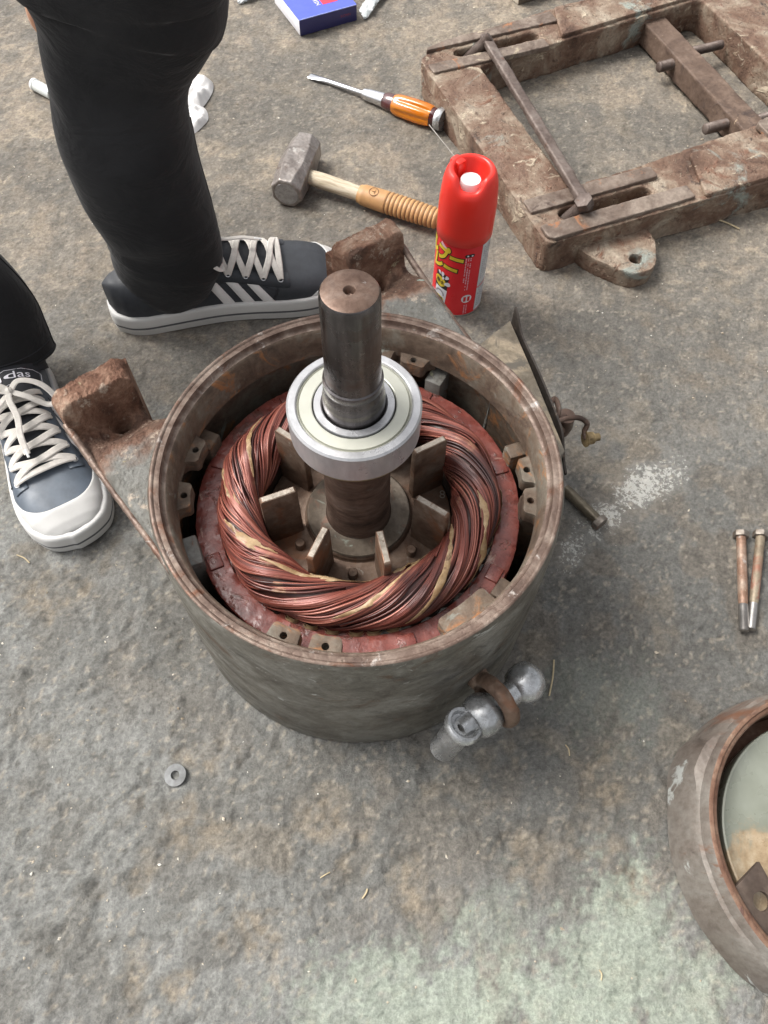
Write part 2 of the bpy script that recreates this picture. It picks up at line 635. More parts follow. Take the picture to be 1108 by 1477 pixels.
    c = n.mix(n.rng(f1, .60, .72, 0, .5), c, (0.36, 0.33, 0.28))
    c = n.mix(n.rng(f1, .42, .29, 0, .65), c, (0.07, 0.065, 0.06))
    pm = n.attr('powder').outputs['Fac']
    pn = n.rng(n.noise(300, 4, 0.75), .30, .70, 0, 1.0, False)
    c = n.mix(n.math('MULTIPLY', n.rng(pm, .15, 1.0), .16), c, (0.50, 0.49, 0.45))
    pn2 = n.rng(n.noise(800, 3, 0.7), .32, .68, 0, 1.0, False)
    pn1 = n.rng(n.noise(150, 4, 0.7), .36, .64, 0, 1.0, False)
    pn = n.math('ADD', n.math('MULTIPLY', pn1, .55), n.math('ADD', n.math('MULTIPLY', pn, .30), n.math('MULTIPLY', pn2, .25)))
    c = n.mix(n.rng(n.math('ADD', pm, pn), 1.30, 1.58, 0, .60), c, (0.60, 0.59, 0.54))
    h = n.math('ADD', n.math('MULTIPLY', f2, 1.0), n.math('MULTIPLY', f1, .7))
    n.done(c, n.rng(n.noise(60, 4, .6), .3, .7, .55, .9), 0.0, n.bump(h, .85, .0022), Specular_IOR_Level=.35)
    me.materials.append(n.m)
    return X, Y, H, o


GX, GY, GH, ground = make_ground()


def gz(x, y):
    j = int(np.clip(np.searchsorted(GX[0], x), 0, GX.shape[1] - 1))
    i = int(np.clip(np.searchsorted(GY[:, 0], y), 0, GX.shape[0] - 1))
    return float(GH[i, j])


# loose grit: far too many grains to count
def make_grit():
    b = MB()
    oct_f = [(0, 2, 4), (2, 1, 4), (1, 3, 4), (3, 0, 4), (2, 0, 5), (1, 2, 5), (3, 1, 5), (0, 3, 5)]
    for i in range(1700):
        x, y = random.uniform(-.8, .8), random.uniform(-.1, 1.55)
        if i % 3 == 0:
            a = math.floor(random.random() * 60) * 1.7
            x, y = .6 * math.sin(a * 3.1) + random.gauss(0, .03), .75 + .75 * math.sin(a * 1.9) + random.gauss(0, .03)
        s = random.choice((.0004, .0005, .0005, .0007, .0007, .0009, .0013)) * random.uniform(.8, 1.3)
        e = [s * random.uniform(.6, 1.5) for _ in range(6)]
        M = Matrix.Translation((x, y, gz(x, y) + s * .3)) @ Matrix.Rotation(random.random() * 6, 4, 'Z') @ Matrix.Rotation(random.random() * .8, 4, 'X')
        b.add([(e[0] * 1.4, 0, 0), (-e[1] * 1.4, 0, 0), (0, e[2], 0), (0, -e[3], 0), (0, 0, e[4] * .7), (0, 0, -e[5])], oct_f, M)
    n = NT('grit')
    c = n.ramp(n.noise(90, 2, .5), [(.40, (.26, .21, .15)), (.55, (.48, .42, .33)), (.66, (.70, .68, .62))])
    n.done(c, .6, 0.0)
    o = b.build('grit', n.m, None, smooth=False)
    tag(o, 'pale grains of grit scattered over the cement ground', None, None, 'stuff')


make_grit()
# ================================================================ MATERIALS of iron, copper, steel
M_frame_out = worn('grey_painted_cast_iron', [(.32, (.085, .074, .060)), (.5, (.158, .148, .124)), (.64, (.245, .236, .208))], 19,
                   [((.105, .072, .050), 20, .56, .70, 3), ((.40, .40, .37), 80, .635, .69, 8), ((.36, .36, .33), 24, .665, .70, 18), ((.060, .055, .048), 13, .57, .72, 5), ((.165, .120, .085), 32, .62, .70, 14)], (.30, .55), .25, .45, .0009, 190, (1, 1, 1.25))
M_frame_in = worn('oxidised_bore', [(.30, (.070, .050, .038)), (.48, (.150, .108, .078)), (.66, (.200, .180, .145))], 26,
                  [((.27, .125, .055), 20, .54, .66, 2), ((.250, .265, .230), 18, .60, .72, 6), ((.09, .06, .045), 30, .55, .7, 9)], (.5, .8), .1, .5, .0010, 170)
M_rim = worn('worn_rim_steel', [(.30, (.080, .050, .040)), (.48, (.155, .108, .085)), (.64, (.28, .22, .18))], 34,
             [((.36, .32, .29), 34, .60, .70, 4), ((.135, .055, .028), 18, .54, .68, 7)], (.38, .65), .30, .6, .0009, 200)
M_foot = worn('rust_scaled_foot', [(.30, (.085, .042, .026)), (.5, (.175, .092, .058)), (.68, (.250, .155, .105))], 34,
              [((.070, .038, .026), 22, .54, .68, 1), ((.34, .27, .20), 70, .63, .74, 4), ((.205, .200, .170), 26, .60, .70, 9), ((.33, .42, .36), 24, .70, .75, 12)], (.7, .95), .0, .9, .0016, 210)
M_web = worn('grey_web_iron', [(.30, (.130, .118, .098)), (.5, (.190, .185, .168)), (.68, (.25, .25, .235))], 20,
             [((.140, .075, .045), 22, .56, .66, 11), ((.32, .31, .21), 26, .66, .71, 3), ((.36, .46, .40), 24, .685, .72, 15), ((.11, .06, .04), 40, .62, .72, 6)], (.45, .75), .1, .5, .0010, 170)
M_red = worn('red_primer', [(.30, (.125, .031, .024)), (.5, (.195, .052, .040)), (.7, (.28, .092, .072))], 40,
             [((.46, .30, .24), 48, .62, .72, 3), ((.085, .034, .026), 26, .54, .68, 5), ((.12, .06, .045), 90, .60, .70, 8)], (.22, .42), .0, .5, .0014, 100, spec=.55)
M_tar = worn('dark_core_steel', [(.3, (.036, .026, .021)), (.6, (.075, .058, .048))], 40, [((.14, .11, .075), 60, .62, .72, 3)], (.4, .7), .2, .6, .001, 160)
M_gunk = worn('silvery_resin', [(.3, (.060, .052, .044)), (.5, (.125, .115, .10)), (.7, (.33, .33, .32))], 90, [((.10, .06, .04), 40, .55, .7, 2)], (.22, .5), .35, .9, .0015, 150)
M_paper = worn('varnished_paper', [(.3, (.20, .115, .055)), (.5, (.36, .235, .120)), (.7, (.56, .42, .26))], 60, [((.15, .085, .045), 70, .58, .7, 3)], (.35, .6), 0, .4, .0006, 200, pits=False, spec=.5)
M_fan = worn('brown_cast_fan', [(.3, (.095, .056, .038)), (.5, (.175, .118, .085)), (.7, (.255, .198, .155))], 30,
             [((.175, .078, .040), 18, .50, .66, 5), ((.30, .28, .24), 60, .64, .74, 9)], (.38, .62), .35, .4, .0007, 170)
M_fan_edge = worn('bare_blade_edge', [(.3, (.22, .18, .145)), (.6, (.44, .39, .33))], 70, [((.15, .095, .06), 60, .55, .7, 2)], (.35, .55), .4, .5, .0006, 200)
M_shaft = brushed('worn_shaft_steel', (.19, .175, .175), .24, .95, (1, 1, .10), 110, (.105, .068, .055), .12, .55, ((.50, .48, .48), 60, .66))
M_shaft_top = worn('brown_shaft_end', [(.3, (.085, .050, .036)), (.5, (.150, .098, .074)), (.7, (.22, .165, .135))], 50, [((.34, .31, .29), 70, .64, .72, 3)], (.35, .55), .5, .35, .0005, 220)
M_shaft_low = worn('rust_banded_shaft', [(.3, (.065, .045, .036)), (.5, (.135, .088, .068)), (.7, (.21, .15, .12))], 45, [((.20, .185, .17), 40, .60, .72, 2)], (.3, .5), .5, .3, .0006, 160, (.5, .5, 1.6))
M_bearing = brushed('ground_bearing_steel', (.54, .54, .55), .30, .52, (1, 1, .25), 46, (.40, .40, .41), .03, .35)
M_shield = plain('pale_zinc_shield', (.43, .43, .37), .42, .35, .05, 30, .03, .0003)
M_olive = plain('olive_grease_ring', (.22, .19, .11), .4, .5, .25, 60, .2)
M_black = plain('dark_gap', (.012, .011, .010), .7)
M_dirt_steel = worn('dull_bolt_steel', [(.3, (.11, .085, .065)), (.5, (.20, .175, .15)), (.7, (.32, .30, .27))], 60, [((.17, .085, .05), 50, .55, .68, 3)], (.35, .6), .5, .4, .0006, 220)


def copper():
    n = NT('enamelled_copper')
    a = n.noise(36, 4, .6)
    b = n.noise(14, 3, .6, n.co((1, 1, 1), (2, 5, 1)))
    at = n.attr('strand').outputs['Fac']
    c = n.ramp(at, [(.0, (.045, .014, .012)), (.35, (.135, .038, .028)), (.7, (.205, .054, .037)), (1.0, (.34, .125, .088))])
    c = n.mix(n.rng(b, .50, .66, 0, .8), c, (.036, .017, .017))
    c = n.mix(n.rng(a, .60, .74, 0, .5), c, (.40, .26, .15))
    return n.done(c, n.rng(a, .3, .7, .30, .48), .2, None, Specular_IOR_Level=.5, Coat_Weight=.22, Coat_Roughness=.2)


M_copper = copper()

# ================================================================ MOTOR
MX, MY = -0.0246, 0.3564
RIM_Z = 0.202
motor = thing('electric_motor', 'opened cylindrical electric motor stator standing on end with copper winding inside rusty rim', 'motor', (MX, MY, 0))


def wob(s, amp):
    return lambda a, i, r, z: (r + amp * math.sin(3 * a + s) + amp * .6 * math.sin(7 * a + 2 * s), z)


b = MB()
b.lathe([(.160, -.036), (.1855, -.0380), (.1880, -.034), (.1872, .06), (.1858, .12), (.1845, .172), (.1838, .1765), (.1825, .1795), (.182, .1985), (.1805, RIM_Z - .0004)], 128)
b.build('housing', M_frame_out, motor, ang=50)
b = MB()
b.lathe([(.1806, RIM_Z - .0006), (.1795, RIM_Z + .0004), (.1775, RIM_Z + .0002), (.1765, RIM_Z - .0012), (.1742, RIM_Z - .0012), (.1722, RIM_Z - .0016), (.1712, RIM_Z - .0055), (.1700, RIM_Z - .0075), (.1678, RIM_Z - .0080)], 128)
b.build('rim', M_rim, motor, ang=50)
b = MB()
b.lathe([(.1679, RIM_Z - .0082), (.1660, RIM_Z - .0100), (.1640, .170), (.1635, .1605), (.1660, .1585), (.1760, .1560), (.1790, -.03), (.155, -.034)], 128)
b.build('bore_wall', M_frame_in, motor, ang=50)
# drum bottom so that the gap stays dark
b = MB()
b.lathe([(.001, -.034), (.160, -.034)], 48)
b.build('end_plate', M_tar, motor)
# mounting lugs on the bore, in pairs, each with a threaded hole


def lug(ang, w=.025, hole=True, depth=.0145, z=.166):
    r1, r0 = .1665, .1665 - depth
    outer = rpoly([(r1, -w / 2 - .009), (r1, w / 2 + .009), (r1 - .004, w / 2 + .002), (r0 + .002, w / 2), (r0, w / 2 - .003), (r0 + .0012, 0), (r0, -w / 2 + .003), (r0 + .002, -w / 2), (r1 - .004, -w / 2 - .002)], [0, 0, .003, .002, .002, .004, .002, .002, .003], 3)
    hs_ = [circ(r0 + depth * .45, 0, .0033, 14)[::-1]] if hole else []
    Mx = Matrix.Rotation(rad(ang), 4, 'Z')
    m = MB().prism(outer, z - .016, z, hs_, .0012, 2, Mx)
    o = m.build('mounting_lug', M_frame_in, motor)
    if hole:
        h = MB().lathe([(.0034, z - .001), (.0031, z - .003), (.0033, z - .005), (.0030, z - .007), (.0032, z - .009), (.0005, z - .012)], 14, Mx @ Matrix.Translation((r0 + depth * .45, 0, 0)))
        h.build('threaded_hole', M_dirt_steel, o)
    return o


for a_, dp_ in ((166.5, .015), (184.5, .015), (-111.5, .0215), (-98.0, .0225), (-4.0, .015), (8.0, .015), (84.0, .015), (71.0, .015)):
    lug(a_, .025, True, dp_)
lug(-51.5, .050, False, .022, .168)
# inner ribs of the casting
for a_, wd, mt in ((62, .018, M_web), (158, .02, M_frame_in), (-2, .02, M_frame_in), (-158, .03, M_web), (-35, .02, M_frame_in), (20, .016, M_frame_in), (78, .022, M_frame_in)):
    MB().box(.024, wd, .175, .002, Matrix.Rotation(rad(a_), 4, 'Z') @ Matrix.Translation((.1640, 0, .062))).build('rib', mt, motor)

# ---- stator core with its red ring
core = MB().lathe([(.092, -.03), (.092, .112), (.097, .124), (.124, .1265), (.128, .1265), (.150, .122), (.150, -.03)], 96).build('stator_core', M_tar, motor)
def ring_fn(a, i, r, z):
    k = .0004 * mnoise.noise((math.cos(a) * 9, math.sin(a) * 9, i * .4)) + .0007 * mnoise.noise((math.cos(a) * 26, math.sin(a) * 26, i * .9)) + .0004 * mnoise.noise((math.cos(a) * 60, math.sin(a) * 60, i * 1.9))
    return r + k * .6, z + k
MB().lathe([(.1235, .1225), (.1235, .1285), (.1255, .1292), (.1308, .1292), (.1318, .1292), (.1321, .1325), (.1328, .1331), (.138, .1334), (.143, .1334), (.148, .1333), (.1530, .1330), (.1540, .1322), (.1545, .110), (.150, .106)], 300, fn=ring_fn).build('stator_ring', M_red, core, ang=32)
for a_ in (14, -33, -75, -118, -158, 158, 118, 60):
    MB().box(.0135, .016, .010, .0014, Matrix.Rotation(rad(a_ + 4), 4, 'Z') @ Matrix.Translation((.1440, 0, .1305))).build('ring_key', M_red, core)
# silvery hardened resin on the right of the ring
P = []
for i in range(70):
    a = rad(-80 + 95 * i / 69)
    row = []
    for j in range(8):
        t = j / 7
        r = .1245 + .0095 * t
        k = mnoise.noise((math.cos(a) * 40, math.sin(a) * 40, t * 3)) + .6 * mnoise.noise((math.cos(a) * 90, math.sin(a) * 90, t * 5))
        row.append((r * math.cos(a), r * math.sin(a), .1290 + .0022 * k + .0012 * math.sin(PI * t)))
    P.append(row)
MB().grid(P).build('resin_bead', M_gunk, core, ang=60)

# ---- winding: several hundred turns seen as one twisted copper bundle
R0, RT_, ZC, HZ = .1085, .0205, .1430, .0225
TW = 2.55


def wind(th, ph, d=0.0):
    """point on the winding overhang: th round the motor, ph round the bundle (0 outside, 90 top)"""
    lump_ = 1 + .07 * math.sin(5 * th + .5) + .05 * math.sin(11 * th + 2) + .05 * mnoise.noise((math.cos(th) * 3, math.sin(th) * 3, .3))
    r = R0 + .0015 * math.sin(2 * th + 1) + (RT_ * lump_ + d) * math.cos(ph) * (1.0 if math.cos(ph) > 0 else .92)
    z = ZC + (HZ * lump_ + d) * math.sin(ph)
    return Vector((r * math.cos(th), r * math.sin(th), z))


def wnorm(th, ph):
    return (wind(th, ph, .002) - wind(th, ph, 0)).normalized()


coil = MB().grid([[wind(2 * PI * i / 96, 2 * PI * j / 24, -.0016) for j in range(24)] for i in range(96)], True, True).build('winding', plain('dark_winding_core', (.050, .018, .014), .5, 0, .3, 60), motor)
at = None
wires = MB()
vals = []
NS = 100
for s_ in range(NS):
    base = 2 * PI * s_ / NS
    seed = random.random() * 50
    lay = random.choice((0, .0004, .0006, -.0004, -.0002))
    start = random.random() * 2 * PI
    span = 2 * PI
    rows = []
    m_ = 150
    tone = min(1, max(0, random.gauss(.5, .28)))
    pts = []
    for i in range(m_):
        th = start + span * i / m_
        wv = mnoise.noise((th * 1.3, seed, base)) * .08 + .04 * mnoise.noise((th * 3.3, seed, 7)) + .14 * math.sin(th * 4 + base * 1)
        # strands gather into coil groups
        grp = .16 * math.sin(9 * (base + .0 * th))
        ph = base + TW * th + wv + grp
        dd = lay + .0007 * mnoise.noise((th * 2.1, seed + 9, 1)) + .0009 * math.sin(9 * base + 2.2)
        pts.append(wind(th, ph, dd))
    # the bundle has TW turns: a strand does not close on itself, so bury the two ends
    pts[0] = pts[0] * 1.0
    wires.tube(pts, .00104 + random.uniform(-.00008, .00012), 6, cap=True)
    vals += [tone] * (m_ * 6)
o = wires.build('copper_wire', M_copper, coil, ang=80)
o['kind'] = 'stuff'
at = o.data.attributes.new('strand', 'FLOAT', 'POINT')
at.data.foreach_set('value', vals[:len(o.data.vertices)] + [.5] * max(0, len(o.data.vertices) - len(vals)))
# crossing coil bundles that rise out of the slots, each slightly proud
for k in range(15):
    th0 = 2 * PI * k / 15 + random.uniform(-.1, .1)
    m2 = MB()
    vv = []
    for q in range(9):
        off = (q - 4) * .044
        sd = random.random() * 30
        pts = []
        for i in range(40):
            t = i / 39
            th = th0 + 1.45 * t
            ph = -.55 + TW * 1.45 * t + off * (1.5 - .6 * math.sin(PI * t)) + .02 * mnoise.noise((t * 4, sd, 2))
            pts.append(wind(th, ph, .0002 + .0024 * math.sin(PI * t) ** .6 - .0012 * abs(q - 4) / 4 + .0004 * mnoise.noise((t * 5, sd, 4))))
        m2.tube(pts, .00098, 6)
        vv += [min(1, max(0, random.gauss(.62, .22)))] * (40 * 6)
    o = m2.build('coil_bundle', M_copper, coil, ang=80)
    at = o.data.attributes.new('strand', 'FLOAT', 'POINT')
    at.data.foreach_set('value', vv)
# insulation paper between the coils
for (a0, span, p0, p1, wd) in ((196, 30, .9, 2.1, .0062), (222, 62, 1.5, 3.1, .0042), (262, 48, .6, 2.6, .0036), (290, 50, .1, 2.6, .0044), (318, 40, -.2, 1.6, .0056), (168, 30, .5, 1.9, .0036), (140, 34, .6, 2.2, .0030), (292, 26, 2.35, 3.0, .0075), (245, 26, 2.45, 3.0, .0060), (345, 20, -.45, .1, .0080)):
    pts, nn, ww = [], [], []
    sd = random.random() * 40
    for i in range(26):
        t = i / 25
        th, ph = rad(a0 + span * t), p0 + (p1 - p0) * t
        pts.append(wind(th, ph, .0026 + .0007 * mnoise.noise((t * 5, sd, 1)) + .0012 * max(0, mnoise.noise((t * 7, sd, 8)))))
        nn.append(wnorm(th, ph) + Vector((.9 * mnoise.noise((t * 5, sd, 13)), .9 * mnoise.noise((t * 5, sd, 23)), .5 * mnoise.noise((t * 4, sd, 3)))))
        ww.append(1.4 * wd * max(.12, (.10 + .9 * math.sin(PI * min(1, .03 + t * .95)) ** .8) * (1 + .9 * mnoise.noise((t * 6, sd, 5)) + .4 * mnoise.noise((t * 19, sd, 6)))))
    MB().ribbon(pts, nn, ww, .0004).build('insulation_paper', M_paper, coil)
# curled slot liners round the foot of the winding
lin_me = None
for k in range(44):
    a = 2 * PI * k / 44
    if lin_me is None or k % 6 == 0:
        P = []
        for i in range(9):
            u = -1.2 + 2.4 * i / 8
            P.append([(.1285 + .0062 * math.cos(u) * (1 - .15 * j) - .002, .0068 * math.sin(u) * (1 + .1 * j), .1275 + .0030 * j + .0013 * mnoise.noise((i * .9, j, k))) for j in range(3)])
        Q = MB().grid(P)
        Q.add([(x * .985, y * .9, z) for (x, y, z) in Q.v], [tuple(reversed(f)) for f in Q.f])
        o = Q.build('slot_liner', M_paper if k % 12 else M_tar, core)
        lin_me = o.data
    else:
        o = bpy.data.objects.new('slot_liner', lin_me)
        C.objects.link(o)
        o.parent = core
    o.rotation_euler = (0, 0, a + random.uniform(-.02, .02))

# ---- two cast feet with bolt pockets
NA = 128.0                      # direction in which the feet point


def foot(sgn):
    n_, t_ = Vector((math.cos(rad(NA)), math.sin(rad(NA)), 0)), Vector((math.cos(rad(NA - 90)), math.sin(rad(NA - 90)), 0))
    NU, NV = 150, 110
    N_OUT = .238
    t0_, t1_ = (.103, .184) if sgn < 0 else (.132, .216)
    tm_ = (t0_ + t1_) / 2 - .004
    top, bot = [], []
    # inner boundary: arc of the drum; outer boundary: edge of the foot pad
    a_far, a_near = (89.0, 27.0) if sgn < 0 else (86.0, 40.0)
    for i in range(NU):
        u = i / (NU - 1)
        rt, rb = [], []
        for j in range(NV):
            v = j / (NV - 1)
            aa = rad(a_far + (a_near - a_far) * v)     # measured from the foot direction
            pin = (.176 * math.cos(aa), .176 * math.sin(aa))       # (n, t)
            # plan: tangent side, pad, short inner side
            tout = t1_ + (t0_ - t1_) * v
            po = (N_OUT - .010 * (1 - v), tout)
            w_ = u
            # the inner side curves in (fillet), the outer side runs straight to the drum
            cv = .022 * math.sin(PI * u) * (v ** 2)
            n = pin[0] + (po[0] - pin[0]) * w_ - cv * .6
            t = pin[1] + (po[1] - pin[1]) * w_ + cv * .9
            dpad = N_OUT - n
            ridge = float(sstep(.0385, .0310, dpad))
            z = .187 - .016 * float(sstep(.095, .045, dpad)) * (1 - ridge)
            z += .019 * ridge
            pock = math.exp(-((n - .190) / .018) ** 2 - ((t - tm_) / .030) ** 2)
            z -= .016 * pock * (1 - ridge)
            z -= .024 * math.exp(-(((n - .1985) / .0070) ** 2 + ((t - tm_) / .0085) ** 2) ** 2)
            du, dv_ = max(0, dpad), min(v, 1 - v) * .085
            e1, e2 = max(0, 1 - du / .013), max(0, 1 - dv_ / .014)
            z -= .0135 * (1 - math.sqrt(max(0, 1 - min(1, math.hypot(e1, e2)) ** 2)))
            rr_ = .35 + .65 * float(sstep(.13, .17, n))
            z += rr_ * (.0016 * mnoise.noise((n * 70, t * 70, sgn)) + .0014 * mnoise.noise((n * 190, t * 190, sgn)) + .0010 * mnoise.noise((n * 420, t * 420, sgn)))
            zb = .138 - .05 * ridge - .10 * float(sstep(.45, .0, u)) * float(sstep(.6, .0, v))
            p = n_ * n + t_ * (t * sgn)
            rt.append((p.x, p.y, z))
            rb.append((p.x, p.y, zb))
        top.append(rt)  # one row of the casting
        bot.append(rb)
    m = MB()
    m.grid(top)
    m.grid(bot)
    for A_, B_ in (([r[0] for r in top], [r[0] for r in bot]), ([r[-1] for r in top], [r[-1] for r in bot]), (top[-1], bot[-1])):
        m.grid([A_, B_])
    bm = bmesh.new()
    vs = [bm.verts.new(p) for p in m.v]
    for f in m.f:
        bm.faces.new([vs[i] for i in f])
    bmesh.ops.remove_doubles(bm, verts=bm.verts[:], dist=1e-6)
    k = MB().from_bm(bm)
    return k


def foot_mat():
    """rust scale on the pad and pocket, old grey paint towards the drum (distance from the axis decides)"""
    n = NT('foot_iron')
    tc = n.co()
    sep = n.n('ShaderNodeSeparateXYZ')
    n.l(tc, sep.inputs[0])
    dist = n.math('SUBTRACT', n.math('MULTIPLY', sep.outputs[1], math.sin(rad(NA))), n.math('MULTIPLY', sep.outputs[0], -math.cos(rad(NA))))
    a = n.noise(30, 6, .65, None, .6)
    a2 = n.noise(13, 4, .65, n.co((1, 1, 1), (5, 2, 1)), .5)
    f = n.noise(230, 4, .7)
    rust = n.ramp(a, [(.30, (.075, .036, .024)), (.44, (.165, .082, .052)), (.56, (.265, .155, .105)), (.68, (.40, .29, .215))])
    grey = n.ramp(n.noise(22, 5, .65), [(.3, (.120, .112, .096)), (.5, (.185, .182, .165)), (.7, (.245, .245, .23))])
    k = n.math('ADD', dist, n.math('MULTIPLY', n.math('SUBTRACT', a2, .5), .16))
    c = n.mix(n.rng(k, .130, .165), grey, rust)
    pocket_band = n.math('MULTIPLY', n.rng(k, .150, .172), n.rng(k, .212, .196))  # darker band across the bolt pocket
    c = n.mix(n.math('MULTIPLY', pocket_band, .72), c, (.050, .028, .020))
    c = n.mix(n.rng(n.noise(26, 5, .7, n.co((1, 1, 1), (9, 4, 2)), .8), .655, .70), c, (.34, .44, .385))
    c = n.mix(n.rng(n.noise(34, 5, .7, n.co((1, 1, 1), (3, 8, 2)), .8), .64, .70), c, (.36, .30, .19))
    c = n.mix(n.rng(f, .3, .7, 0, .5), c, n.mix(1.0, c, (.55, .52, .5), 'MULTIPLY'))
    c = n.mix(n.rng(f, .66, .78, 0, .6), c, (.42, .34, .27))
    c = n.mix(n.rng(n.noise(60, 5, .75, n.co((1, 1, 1), (1, 7, 3))), .56, .70, 0, .75), c, (.46, .38, .30))
    h = n.math('ADD', a, n.math('MULTIPLY', f, 1.1))
    return n.done(c, .75, 0, n.bump(h, 1.0, .0022), Specular_IOR_Level=.3)


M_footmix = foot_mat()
for sgn in (-1, 1):
    fb = foot(sgn)
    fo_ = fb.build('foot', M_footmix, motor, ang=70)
    NV_ = 110
    edge_ = [Vector(fb.v[0])]
    n_, t_ = Vector((math.cos(rad(NA)), math.sin(rad(NA)), 0)), Vector((math.cos(rad(NA - 90)), math.sin(rad(NA - 90)), 0))
    far_ = rad(89.0 if sgn < 0 else 86.0)
    p_in = n_ * (.178 * math.cos(far_)) + t_ * (sgn * .178 * math.sin(far_))
    p_out = n_ * .226 + t_ * (sgn * (.184 if sgn < 0 else .216))
    pts = [p_in.lerp(p_out, q / 16) + Vector((0, 0, .180 - .006 * math.sin(q / 16 * PI) + .0008 * mnoise.noise((q * .9, sgn, 2)))) for q in range(16)]
    roughen(MB().tube(pts, .0036, 10).build('web_bead', M_rim, fo_), .0012, ((120, .0005), (320, .0003)))

# ---- terminal bracket on the right, with its bent lead
n0 = [W(690, 498, .118), W(736, 462, .118), W(765, 528, .118), W(815, 650, .118), W(800, 672, .118)]
pl = [(p.x - MX, p.y - MY) for p in n0]
inn = arcpts(0, 0, .184, math.degrees(math.atan2(pl[-1][1], pl[-1][0])), math.degrees(math.atan2(pl[0][1], pl[0][0])), 10)
M_dusty = worn('dust_caked_plate', [(.3, (.115, .092, .066)), (.45, (.175, .150, .115)), (.55, (.30, .245, .175)), (.7, (.40, .335, .245))], 24, [((.12, .105, .085), 26, .5, .62, 5), ((.40, .45, .40), 70, .70, .74, 3)], (.6, .9), 0, .6, .001, 160)
br = MB().prism([pl[0]] + inn[::-1][1:-1] + [pl[4], pl[3], pl[2], pl[1]], .100, .118, (), .001, 2).build('terminal_bracket', M_dusty, motor)
e0, e1 = Vector((pl[1][0], pl[1][1], 0)), Vector((pl[3][0], pl[3][1], 0))
dv = (e1 - e0).normalized()
nv = Vector((-dv.y, dv.x, 0))
if nv.x < 0:
    nv = -nv
m = MB()
P = []
for i in range(24):
    s = i / 23
    q = e0.lerp(e1 + dv * .012, s) + nv * (.002 + .003 * math.sin(PI * s))
    zt = .1215 + .017 * float(sstep(.16, .0, s)) - .03 * float(sstep(.80, 1.0, s))
    zb = .088
    P.append([(q.x, q.y, zb), (q.x, q.y, zt), (q.x + nv.x * .0022, q.y + nv.y * .0022, zt), (q.x + nv.x * .0022, q.y + nv.y * .0022, zb)])
m.grid(P, wrap_v=True)
m.build('edge_flange', worn('dark_sheet_iron', [(.3, (.030, .025, .022)), (.6, (.070, .058, .050))], 40, [((.14, .10, .07), 60, .6, .7, 2)], (.4, .7), .3, .4, .0006), br)


def L(u, v, z):
    p = W(u, v, z)
    return Vector((p.x - MX, p.y - MY, z))


lead = MB().tube(bez([L(795, 612, .095), L(806, 607, .095), L(820, 603, .094), L(836, 603, .090), L(847, 611, .082), L(843, 622, .074), L(845, 632, .068)], 8), [.0030] * 49, 10, flat=1.0).build('lead_strap', M_shaft_low, motor)
ax = (L(866, 630, .066) - L(846, 633, .068)).normalized()
pb = L(845, 633, .068)
nut = MB()
Mf = frame_from(ax, None, pb)
nut.prism(circ(0, 0, .0082, 6), .000, .006, (), .0008, 2, Mf).lathe([(.001, .006), (.0068, .006), (.0070, .0085), (.0045, .0086), (.0045, .016), (.001, .0165)], 20, Mf)
nut.lathe([(.001, -.001), (.0092, -.001), (.0092, .0002), (.001, .0002)], 20, Mf)
nut.build('terminal_nut', worn('brassy_nut', [(.3, (.12, .085, .045)), (.6, (.30, .225, .12))], 80, (), (.35, .6), .5, .4, .0005), lead)
MB().tube(bez([L(790, 590, .1), L(800, 575, .1), L(806, 590, .098), L(803, 608, .09), L(812, 622, .07)], 6), .0030, 8).build('lead_clip', M_shaft_low, motor)
MB().lathe([(.001, .0), (.009, .0), (.011, .012), (.010, .03), (.001, .03)], 20, Matrix.Translation(L(809, 622, .05))).build('cable_gland', M_shaft_low, motor)

# ---- lifting eye on the drum wall (rusty ring)
eye_c = L(716, 1010, .072)
eye_ax = (L(757, 985, .070) - L(698, 1030, .072)).normalized()
eye = MB()
Mf = frame_from(eye_ax, None, eye_c)
eye.lathe([(.0215 + .0072 * math.cos(q * PI / 6), .0075 * math.sin(q * PI / 6)) for q in range(12)], 40, Mf, closed=True)
rd = Vector((eye_c.x, eye_c.y, 0)).normalized()
eye.tube([eye_c - rd * .020, eye_c - rd * .034, Vector((rd.x * .178, rd.y * .178, eye_c.z - .004))], [.010, .0125, .015], 16)
roughen(eye.build('lifting_eye', M_fan, motor), .0014, ((90, .0006), (300, .0003)))

# ================================================================ ROTOR
rotor = thing('motor_rotor', 'steel rotor shaft with sealed ball bearing and finned fan standing inside the motor', 'rotor', (MX, MY, 0))
T = .413
MB().lathe([(.0004, T - .0048), (.0016, T - .0045), (.0036, T - .0012), (.0040, T - .0002), (.0043, T)], 64).build('shaft_end_hole', M_shaft_top, rotor)
MB().lathe([(.0043, T), (.0178, T), (.0190, T - .0006)], 72).build('shaft_end', M_shaft_top, rotor)
MB().lathe([(.0190, T - .0006), (.0201, T - .0024), (.0204, T - .006), (.0207, .345), (.0211, .330), (.0214, .3275), (.0226, .3265), (.0228, .325), (.0228, .3205), (.0223, .3195), (.0223, .3185), (.0229, .3175), (.0231, .310), (.0238, .3075), (.0242, .3055), (.0242, .290), (.0242, .262)], 72).build('shaft', M_shaft, rotor, ang=40)
MB().lathe([(.0242, .262), (.0292, .2615), (.0298, .258), (.0298, .205), (.0292, .200), (.0298, .195), (.0302, .125), (.0312, .1235), (.0318, .119), (.0318, .108)], 72).build('shaft_journal', M_shaft_low, rotor, ang=40)
BT, BB = .2945, .2635
bearing = MB().lathe([(.0470, BB + .001), (.0512, BB), (.0525, BB + .0014), (.0527, BB + .0145), (.0527, BB + .0152), (.0527, BB + .0155), (.0527, BT - .0018), (.0512, BT), (.0460, BT), (.0452, BT - .0006), (.0448, BT - .0022)], 96).build('bearing', M_bearing, rotor, ang=30)
